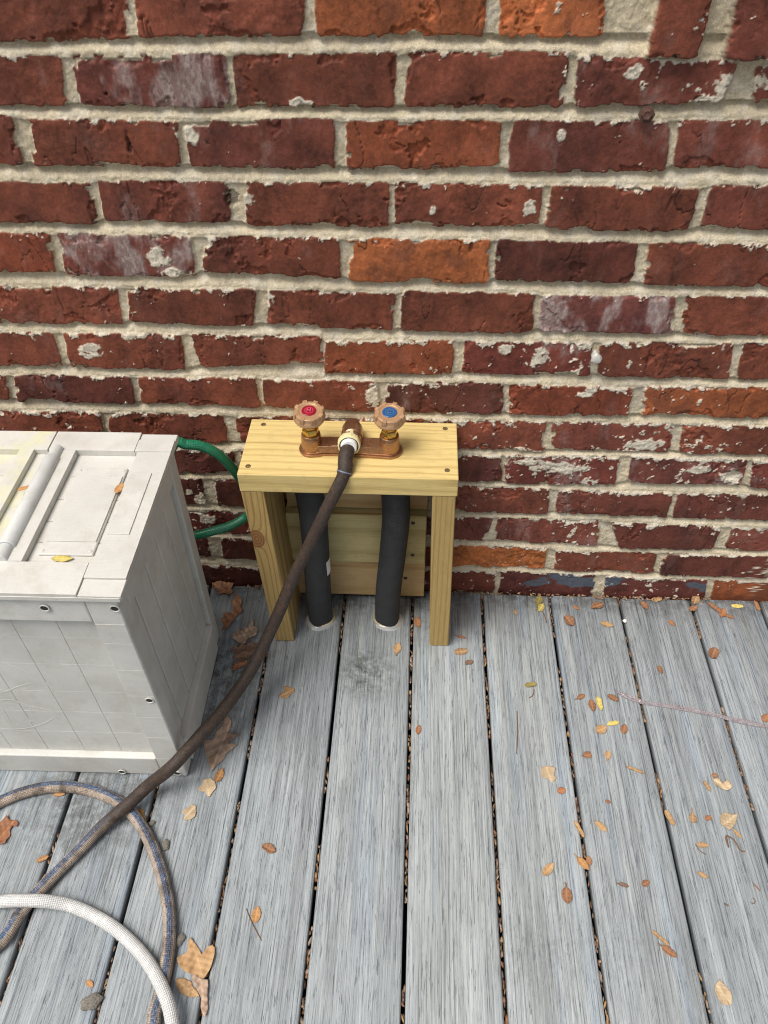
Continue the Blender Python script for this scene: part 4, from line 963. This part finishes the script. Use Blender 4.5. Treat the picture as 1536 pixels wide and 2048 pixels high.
LV = [
 ('leaf','oval','l_brown',835,1245,22,100,.55,'small brown leaf on the board between the right pipe and right stand leg'),
 ('leaf','oval','l_tan',795,1297,22,80,.6,'small tan leaf lying just below the right foam pipe'),
 ('leaf','narrow','l_rust',923,1275,18,-15,.4,'tiny rusty sliver right of the stand foot, above a tan leaf'),
 ('leaf','oval','l_tan',922,1304,28,8,.6,'tan oval leaf right below the right foot of the stand'),
 ('leaf','heart','l_dark',938,1326,18,20,.6,'shrivelled grey-brown scrap below the tan leaf by the stand foot'),
 ('leaf','oval','l_rust',837,1460,19,80,.55,'lone small rusty leaf beside a gap, well below the right pipe'),
 ('leaf','oval','l_orange',1031,1226,10,-60,.5,'tiny orange crumb near the wall on the second board right of the stand'),
 ('leaf','obov','l_green',1077,1204,24,75,.5,'olive green leaf standing at the wall end of a board'),
 ('leaf','oval','l_yellow',1082,1216,18,60,.6,'small yellowish leaf tucked under the olive one by the wall'),
 ('leaf','oval','l_brown',1152,1216,16,-25,.6,'small flat brown leaf left of the crumpled pair by the wall'),
 ('leaf','heart','l_brown',1194,1213,26,20,.6,'crumpled brown leaf, lower of two by the wall'),
 ('leaf','narrow','l_dark',1197,1197,20,-15,.45,'dark curled leaf touching the wall, upper of two'),
 ('leaf','heart','l_brown',1138,1243,26,-50,.8,'crumpled pinkish brown leaf, near the wall beside a gap'),
 ('leaf','oval','l_tan',1213,1250,27,-12,.5,'tan oval leaf below the crumpled pair by the wall'),
 ('leaf','heart','l_brown',1288,1212,20,-45,.75,'round brown leaf by the wall next to a flat tan one'),
 ('leaf','oval','l_tan',1313,1200,22,5,.5,'flat tan oval leaf almost touching the wall'),
 ('leaf','oval','l_brown',1343,1247,18,-40,.6,'small brown leaf on the board below the flat tan one at the wall'),
 ('leaf','oval','l_brown',1320,1340,18,-65,.5,'small upright brown leaf above the clear plastic strip'),
 ('leaf','round','l_brown',1427,1308,22,70,.75,'round brown leaf near the right edge above the plastic strip'),
 ('leaf','narrow','l_brown',1429,1217,32,-35,.45,'long brown leaf of the cluster near the wall at the right'),
 ('leaf','oval','l_rust',1445,1227,18,70,.6,'small rusty leaf in the middle of the cluster at the right wall end'),
 ('leaf','oval','l_brown',1459,1234,20,-15,.5,'brown leaf at the lower right end of the cluster by the wall'),
 ('leaf','oval','l_yellow',1474,1213,25,-4,.45,'yellow leaf near the wall at the right, right of the brown cluster'),
 ('leaf','narrow','l_brown',1513,1213,24,-65,.35,'narrow brown leaf on edge at the far right by the wall'),
 ('leaf','oval','l_tan',1391,1200,20,70,.6,'tan leaf wedged at a gap against the wall'),
 ('leaf','oval','l_brown',1386,1218,18,30,.6,'brown leaf in a gap just below the tan one at the wall'),
 ('leaf','narrow','l_green',1061,1371,24,10,.5,'olive leaf scrap with a curled stalk in the middle of a board'),
 ('leaf','oval','l_brown',1162,1394,17,30,.6,'small brown leaf left of the pair above the yellow one'),
 ('leaf','oval','l_brown',1184,1412,25,-75,.55,'upright brown oval leaf, left of a curled yellow one'),
 ('leaf','narrow','l_yellow',1198,1408,30,-75,.4,'curled tan-yellow leaf standing between two brown ones'),
 ('leaf','oval','l_brown',1226,1397,26,-25,.55,'brown oval leaf at the left tip of the clear plastic strip'),
 ('leaf','narrow','l_yellow',1226,1448,26,12,.4,'bright yellow twisted leaf below the plastic strip tip'),
 ('leaf','oval','l_tan',1202,1460,24,25,.75,'broad tan leaf just below left of the bright yellow one'),
 ('leaf','oval','l_brown',1248,1459,20,80,.65,'brown leaf just below right of the bright yellow one'),
 ('leaf','round','l_brown',1175,1511,17,10,.9,'round brown leaf level with a squarish tan one to its right'),
 ('leaf','round','l_tan',1216,1511,16,85,.8,'squarish tan leaf right of the round brown one'),
 ('leaf','narrow','l_tan',1270,1541,44,-20,.17,'long narrow curved tan leaf, like a pod, across a board'),
 ('leaf','oval','l_rust',1123,1582,17,25,.8,'small rusty round leaf below the big bitten pale leaf'),
 ('leaf','narrow','l_tan',1413,1573,26,-55,.4,'slim tan leaf left of the big curled one near the right edge'),
 ('leaf','round','l_brown',1429,1552,12,0,.9,'small brown leaf above the big curled tan one at the right'),
 ('leaf','oval','l_brown',1531,1437,18,60,.7,'brown leaf cut off by the right edge, at the plastic strip'),
 ('leaf','oval','l_brown',1216,1604,13,-15,.6,'tiny brown leaf alone in the centre of a right-hand board'),
 ('leaf','oval','l_tan',1202,1654,29,-40,.55,'tan oval leaf right of the folded pair at a gap'),
 ('leaf','narrow','l_tan',1158,1660,38,-60,.3,'narrow folded tan leaf caught at the edge of a gap'),
 ('leaf','oval','l_orange',1166,1728,36,-45,.5,'large tan-orange leaf lying over the edge of a gap'),
 ('leaf','oval','l_brown',1178,1722,20,-70,.6,'brown leaf half under the large tan-orange one'),
 ('leaf','oval','l_tan',1096,1740,32,50,.5,'tan oval leaf tilted up to the right, left of the large one at the gap'),
 ('leaf','oval','l_brown',1133,1792,34,-85,.68,'large upright brown oval leaf in the lower middle of the deck'),
 ('leaf','narrow','l_dark',1247,1771,22,-15,.45,'dark brown folded leaf, left of a small round one'),
 ('leaf','oval','l_brown',1291,1767,18,30,.65,'small brown leaf right of the dark folded one'),
 ('leaf','narrow','l_tan',1338,1637,36,-60,.42,'folded tan leaf wedged in a gap at the right'),
 ('leaf','obov','l_tan',1385,1635,24,-85,.6,'tan leaf with a folded top, right of the wedged one'),
 ('leaf','heart','l_rust',1416,1637,13,30,.8,'tiny rusty heart-like scrap between two tan leaves at the right'),
 ('leaf','oval','l_tan',1474,1668,25,-45,.4,'slim tan leaf touching the broken pale one near the right edge'),
 ('leaf','oval','l_tan',1405,1691,24,-5,.5,'small tan leaf with thin stalks, left of the brown squiggle'),
 ('leaf','oval','l_tan',1405,1751,25,-28,.45,'tan leaf alone below the stalked one at the right'),
 ('leaf','narrow','l_brown',1513,1775,22,-50,.2,'thin folded brown leaf near the lower right edge'),
 ('leaf','narrow','l_tan',1320,1877,48,-40,.22,'long thin tan leaf pointing down at a brown oval one'),
 ('leaf','oval','l_brown',1338,1904,38,-35,.5,'brown oval leaf at the tip of the long thin tan one'),
 ('leaf','narrow','l_dark',1452,1810,11,-30,.5,'tiny black scrap above the pale leaf at the bottom right'),
 ('leaf','heart','l_brown',538,1698,30,-25,.6,'brown triangular leaf left of the middle of the deck'),
 ('leaf','oval','l_orange',513,1830,34,80,.62,'orange-tan oval leaf beside a thin twig'),
 ('leaf','oval','l_orange',439,1552,30,65,.62,'orange-brown oval leaf at the stalk of the big oak leaf'),
 ('leaf','narrow','l_orange',86,1719,28,25,.5,'curled tan-orange leaf at a gap inside the hose loop'),
 ('leaf','oval','l_orange',180,1968,18,-40,.6,'tiny orange leaf near the bottom left, by a grey husk'),
 ('leaf','narrow','l_orange',119,1590,24,5,.4,'small orange leaf peeping from under the hose loop top'),
]
for r_ in LV:
    nm, kd, mt, px, py, L, an, ra, lb = r_
    crumple = nm == 'oak_leaf' and py < 1340
    leaf(nm, kd, mt, px, py, L, an, ra, lb, curl=.8 if crumple else random.uniform(.15, .6), bend=.55 if crumple else random.uniform(.05, .4), stem=.28 if nm == 'oak_leaf' and kd == 'oak' else (.25 if random.random() < .25 else 0), fold=.35 if kd in ('narrow', 'heart') else random.uniform(0, .12), lift=0, group='fallen leaves on the deck')
leaf('leaf', 'narrow', 'l_orange', 52, 978, 36, 15, .38, 'orange leaf on the pollen-dusted left lid of the bin', z=.5048, group='leaves on the bin', fold=.3)
leaf('leaf', 'oval', 'l_orange', 239, 978, 24, 60, .55, 'orange leaf at the plate edge of the bin right lid', z=.5000, group='leaves on the bin')
leaf('leaf', 'oval', 'l_yellow', 125, 1119, 44, 0, .38, 'bright yellow oval leaf at the front rim of the bin lid', z=.4945, group='leaves on the bin', curl=.1)
# larger leaves, each with its own outline
def shaped_leaf(name, mat, pts, curl, label):
    rr = random.Random(int(pts[0][0]*3+pts[0][1]))
    W_ = [gp(*p) for p in pts]; c = sum(W_, Vector())/len(W_)
    n = len(W_); P = []
    for i in range(n):
        a, b = W_[i]-c, W_[(i+1) % n]-c; P += [a, (a+b)/2+(a+b).normalized()*rr.uniform(-.0004, .0007)]
    bm = bmesh.new(); vs = [bm.verts.new(p) for p in P]; es = [bm.edges.new((vs[i], vs[(i+1) % len(vs)])) for i in range(len(vs))]
    bmesh.ops.triangle_fill(bm, use_beauty=True, edges=es)
    for _ in range(5):
        le = [e for e in bm.edges if e.calc_length() > .0030]
        if not le: break
        bmesh.ops.subdivide_edges(bm, edges=le, cuts=1); bmesh.ops.triangulate(bm, faces=[f for f in bm.faces if len(f.verts) > 3])
        bmesh.ops.beautify_fill(bm, faces=bm.faces[:], edges=[e for e in bm.edges if not e.is_boundary])
    R_ = max(p.length for p in P); tip = max(P, key=lambda p: p.length).normalized(); nn = Vector((-tip.y, tip.x, 0)); vl = bm.verts.layers.float.new('vein')
    q1, q2 = rr.uniform(0, 6), rr.uniform(0, 6)
    for v in bm.verts:
        x, y = v.co.dot(tip)/R_, v.co.dot(nn)/R_; r2 = x*x+y*y
        v[vl] = min(1, max(0, 1-abs(y)*R_/.0022)+.35*max(0, 1-abs(((x-abs(y)*.8)*3.2) % 1-.5)*R_/3.2/.0022))
        v.co.z = R_*curl*(.32*y*y+.16*x*x*r2+.10*math.sin(x*5+q1)*abs(y)+.06*math.sin(y*9+x*4+q2))+R_*.05*curl*math.sin(x*17+q2)*math.sin(y*15+q1)
    zm = min(v.co.z for v in bm.verts)
    for v in bm.verts: v.co.z -= zm
    o = fin(name, bm, M[mat], smooth=True, autosmooth=80); o.location = (c.x, c.y, .0009)
    so = o.modifiers.new('s', 'SOLIDIFY'); so.thickness = .00035
    tag(o, label, 'leaf', 'fallen leaves on the deck')
for a_ in [
 ('oak_leaf', 'l_tan', [(381.5, 1875.5), (388.5, 1885.0), (397.3, 1895.6), (404.4, 1909.6), (409.6, 1904.4), (416.7, 1893.8), (425.5, 1891.0), (431.1, 1897.3), (430.7, 1911.4), (426.2, 1927.2), (420.2, 1941.3), (413.2, 1953.6), (407.9, 1958.9), (393.8, 1953.6), (378.0, 1948.3), (365.7, 1941.3), (358.6, 1930.7), (355.8, 1918.4), (362.2, 1911.4), (372.0, 1908.6), (376.9, 1900.8), (376.2, 1888.5)], 0.5, 'large golden lobed leaf right of the white hose'),
 ('oak_leaf', 'l_tan', [(351.6, 1960.6), (360.4, 1956.4), (372.7, 1958.9), (383.3, 1964.1), (386.8, 1974.7), (393.8, 1981.7), (399.1, 1994.0), (383.3, 1995.1), (369.2, 1991.6), (357.9, 1983.5), (352.7, 1972.9)], 0.5, 'tan oak leaf just below the large golden one'),
 ('oak_leaf', 'l_oak', [(385.0, 1955.3), (393.8, 1953.6), (407.9, 1958.9), (417.4, 1960.6), (417.7, 1974.7), (416.0, 1992.3), (417.4, 2009.8), (414.9, 2027.4), (411.4, 2036.2), (406.1, 2029.2), (401.9, 2013.4), (403.7, 1999.3), (397.3, 1985.2), (389.6, 1971.2)], 0.9, 'curled pinkish brown oak leaf hanging at the gap, lowest of three'),
 ('oak_leaf', 'l_rust', [(0.0, 1647.7), (8.8, 1640.6), (15.8, 1630.8), (19.3, 1640.6), (26.4, 1641.4), (33.4, 1640.6), (38.0, 1647.7), (35.2, 1654.7), (26.4, 1653.0), (21.1, 1661.7), (21.8, 1672.3), (15.8, 1681.1), (12.3, 1688.1), (3.5, 1690.9), (-7.0, 1689.9), (-10.5, 1665.3)], 0.5, 'rusty oak leaf cut off by the left edge'),
 ('leaf', 'l_pale', [(397.3, 1575.6), (404.4, 1570.3), (406.1, 1560.5), (414.9, 1558.0), (421.9, 1557.0), (430.7, 1565.0), (432.5, 1577.4), (426.2, 1584.4), (420.2, 1594.2), (414.2, 1592.1), (411.4, 1584.4), (399.1, 1583.7)], 0.35, 'pale lobed leaf between the bin corner and an orange leaf'),
 ('leaf', 'l_pale', [(365.7, 1621.3), (376.2, 1616.0), (385.0, 1609.0), (392.1, 1611.8), (393.8, 1623.1), (391.0, 1633.6), (381.5, 1639.9), (371.0, 1642.1), (367.4, 1636.4), (371.0, 1630.1), (365.0, 1627.3)], 0.4, 'pale round leaf right of the hose loop top'),
 ('oak_leaf', 'l_orange', [(258.4, 1614.3), (269.0, 1617.8), (277.8, 1619.5), (288.3, 1619.5), (289.0, 1628.3), (291.8, 1637.1), (294.7, 1647.7), (286.6, 1645.9), (277.8, 1635.4), (269.0, 1625.9)], 0.3, 'orange oak leaf poking out under the hose crossing'),
 ('oak_leaf', 'l_oak', [(423.8, 1543.8), (419.6, 1532.8), (415.5, 1519.2), (410.6, 1508.2), (410.1, 1497.3), (408.7, 1485.0), (416.9, 1482.2), (425.1, 1482.2), (430.6, 1475.4), (433.3, 1464.5), (440.2, 1459.0), (445.6, 1450.8), (451.6, 1439.9), (456.6, 1434.9), (463.4, 1444.0), (463.4, 1453.5), (459.3, 1461.7), (453.8, 1465.8), (462.0, 1468.6), (471.6, 1469.9), (482.5, 1470.5), (473.0, 1476.8), (463.4, 1482.2), (455.2, 1489.1), (464.8, 1489.1), (475.7, 1490.4), (467.5, 1498.6), (459.3, 1504.1), (451.6, 1509.6), (449.7, 1517.8), (441.5, 1526.0), (433.3, 1532.8), (427.9, 1541.0)], 0.35, 'big brown lobed oak leaf right of the bin front corner'),
 ('oak_leaf', 'l_brown', [(425.1, 1169.1), (444.3, 1165.0), (470.2, 1171.9), (462.0, 1180.1), (467.5, 1185.5), (456.6, 1192.4), (448.4, 1188.3), (438.8, 1191.0), (434.7, 1182.8), (426.5, 1181.4)], 0.8, 'dark brown oak leaf by the wall between bin and stand'),
 ('oak_leaf', 'l_brown', [(474.3, 1195.1), (485.3, 1206.1), (482.5, 1214.3), (486.1, 1223.8), (478.4, 1230.7), (470.2, 1237.5), (471.6, 1244.3), (462.0, 1248.4), (459.3, 1258.0), (453.8, 1259.4), (449.7, 1267.6), (444.3, 1263.5), (448.4, 1253.9), (443.4, 1244.3), (451.6, 1240.2), (447.0, 1232.0), (459.3, 1229.3), (464.8, 1226.6), (467.5, 1215.6), (463.4, 1208.8), (468.9, 1204.7)], 1.0, 'crumpled red-brown oak leaf, between the bin and the stand'),
 ('oak_leaf', 'l_oak', [(467.5, 1270.3), (474.3, 1267.6), (475.7, 1259.4), (483.9, 1263.5), (488.0, 1255.3), (497.6, 1258.0), (504.4, 1241.6), (508.5, 1244.3), (507.2, 1255.3), (516.7, 1259.4), (514.0, 1273.1), (503.1, 1278.5), (494.8, 1284.0), (492.1, 1290.8), (486.6, 1292.2), (475.7, 1286.7), (466.1, 1281.3)], 0.9, 'curled tan oak leaf touching the left stand leg'),
 ('oak_leaf', 'l_dark', [(464.8, 1303.1), (468.9, 1292.2), (477.1, 1297.7), (483.9, 1288.1), (492.1, 1292.2), (503.1, 1284.0), (511.3, 1289.5), (520.8, 1285.4), (523.6, 1297.7), (514.0, 1303.1), (511.3, 1311.3), (500.3, 1314.1), (500.3, 1322.3), (489.4, 1320.9), (478.4, 1327.7), (474.3, 1319.5), (464.2, 1318.2), (470.2, 1311.3)], 0.5, 'dark flat oak leaf tucked under the hanging hose'),
 ('oak_leaf', 'l_rust', [(462.0, 1341.4), (470.2, 1330.5), (483.9, 1323.6), (494.8, 1323.6), (496.2, 1327.7), (483.9, 1335.9), (473.0, 1341.4), (464.8, 1344.7)], 1.3, 'rolled rusty oak leaf below the dark flat one'),
 ('leaf', 'l_pale', [(1438.0, 1632.5), (1450.5, 1626.0), (1463.0, 1630.0), (1473.0, 1629.0), (1472.0, 1645.0), (1465.5, 1655.0), (1457.0, 1662.5), (1448.0, 1655.0), (1440.5, 1650.0)], 0.7, 'large pale brown broken leaf near the right edge'),
 ('leaf', 'l_pale', [(1083.0, 1535.0), (1098.0, 1532.5), (1110.5, 1537.5), (1108.0, 1550.0), (1113.0, 1557.5), (1104.0, 1566.5), (1095.5, 1557.5), (1084.0, 1556.0), (1082.0, 1545.0)], 0.35, 'big pale tan leaf with a bite out of its edge'),
 ('leaf', 'l_pale', [(1425.5, 1560.0), (1438.0, 1557.5), (1443.0, 1567.5), (1455.5, 1561.0), (1463.0, 1575.0), (1455.5, 1582.5), (1440.5, 1579.0), (1430.5, 1572.5)], 0.8, 'big curled tan leaf near the right edge, below the plastic strip'),
 ('leaf', 'l_pale', [(1438.0, 1960.0), (1445.5, 1967.5), (1460.5, 1985.0), (1463.0, 2010.0), (1443.0, 2011.0), (1430.5, 1990.0), (1428.0, 1975.0)], 0.6, 'pale folded leaf near the bottom right corner'),
 ('leaf', 'l_tan', [(558.3, 1390.6), (564.6, 1385.7), (568.7, 1384.6), (565.9, 1375.6), (576.9, 1374.2), (588.4, 1378.3), (589.2, 1385.2), (582.4, 1389.3), (574.7, 1397.5), (568.7, 1398.3), (561.8, 1396.1)], 0.3, 'pale orange leaf with a bite, on the board below the left stand foot'),
]: shaped_leaf(*a_)
# twigs
def twig(pts, r, label, z=.0012, name='twig', mat='twig'):
    P = [gp(px, py, z+dz) for px, py, dz in pts]; o = tube(name, P, r, M[mat], None, 6, .003); tag(o, label, 'twig', 'twigs on the deck')
twig([(1034, 1422, 0), (1035, 1465, .001), (1033, 1507, 0)], .0008, 'straight red-brown twig lying along a board in the middle')
twig([(492, 1817, 0), (506, 1850, .001), (523, 1881, 0)], .0006, 'thin twig slanting under the orange-tan oval leaf')
twig([(1453, 1675, 0), (1457, 1694, .001), (1452, 1672, .002), (1468, 1680, .001), (1480, 1700, 0), (1490, 1703, 0)], .0011, 'squiggly brown stalk below the broken pale leaf')
twig([(1068, 1378, .001), (1066, 1390, 0), (1058, 1396, 0)], .0008, 'short curled stalk hanging off the olive leaf scrap')
twig([(1085, 1222, 0), (1090, 1234, .001), (1093, 1245, 0)], .0010, 'short dark twig below the yellowish leaf by the wall')
twig([(1391, 1688, 0), (1398, 1700, .001), (1412, 1709, 0)], .0006, 'hair-thin stalk below the small stalked tan leaf')
twig([(1505, 1796, 0), (1511, 1800, .001), (1507, 1808, 0), (1501, 1804, 0)], .0005, 'tiny hooked stalk near the lower right edge')
# grey ridged husks
def husk(px, py, L, ang, label):
    bm = bmesh.new(); c = gp(px, py); n = 26; s = L/1.35/1000; ph = random.random()*6
    lathe(bm, [(.15, 0), (.75, .02), (1., .18), (.92, .34), (.97, .40), (.75, .55), (.78, .60), (.45, .72), (.46, .76), (.12, .80)], n, Matrix.Translation((0, 0, 0)) @ Matrix.Diagonal((s*.55, s*.36, s*.42, 1)), rfun=lambda a, z: 1+.09*math.sin(5*a+ph)+.05*math.sin(11*a+z*9))
    o = fin('husk', bm, M['husk'], smooth=True); o.location = (c.x, c.y, .0006); o.rotation_euler = (0, 0, R(ang)); tag(o, label, 'seed husk', 'grey husks near the hoses')
husk(303, 1648, 17, 40, 'grey ridged husk beside the orange oak leaf'); husk(332, 1691, 24, 100, 'grey ridged husk standing right of the hose loop')
husk(359, 1882, 26, 60, 'grey ridged husk touching the outside of the loop near the golden leaf'); husk(184, 2005, 38, 25, 'largest grey husk, at the bottom left between the hoses')
# small white pebble in a gap
bm = bmesh.new(); bmesh.ops.create_icosphere(bm, subdivisions=3, radius=.0042)
for v in bm.verts: v.co *= 1+.08*math.sin(v.co.x*900)+.06*math.sin(v.co.y*1300+1); v.co.z *= .8
o = fin('pebble', bm, M['white'], smooth=True); o.location = gp(1249, 1243, 0.0); o.location.z = .0022; tag(o, 'tiny white pebble perched over a deck gap near the wall', 'pebble')
# clear plastic strip
def strip():
    path = [gp(px, py, .0006) for px, py in ((1229, 1381), (1252, 1393), (1285, 1405), (1330, 1412), (1380, 1420), (1430, 1431), (1480, 1443), (1536, 1454), (1600, 1463))]
    pts, s = resample(spline(path, 10), .004); bm = bmesh.new(); prev = None; rr = random.Random(8)
    for i, p in enumerate(pts):
        t = (pts[min(i+1, len(pts)-1)]-pts[max(0, i-1)]).normalized(); n = Vector((-t.y, t.x, 0)); w_ = .0042*min(1, .25+s[i]/.03)*(1+.2*math.sin(s[i]*60))
        row = [bm.verts.new(p+n*w_*f+Vector((0, 0, .0004+hh*(1+.5*math.sin(s[i]*130+f*2))+.0006*math.sin(s[i]*47)**2))) for f, hh in ((-1, 0), (-.6, .0016), (-.15, .0003), (.25, .0018), (.7, .0004), (1, .0011))]
        if prev:
            for a in range(5): bm.faces.new((prev[a], prev[a+1], row[a+1], row[a]))
        prev = row
    o = fin('plastic_strip', bm, M['vinyl'], smooth=True, autosmooth=80); so = o.modifiers.new('s', 'SOLIDIFY'); so.thickness = .0006
    tag(o, 'crinkled clear plastic strip lying across the boards at the right', 'plastic strip')
strip()
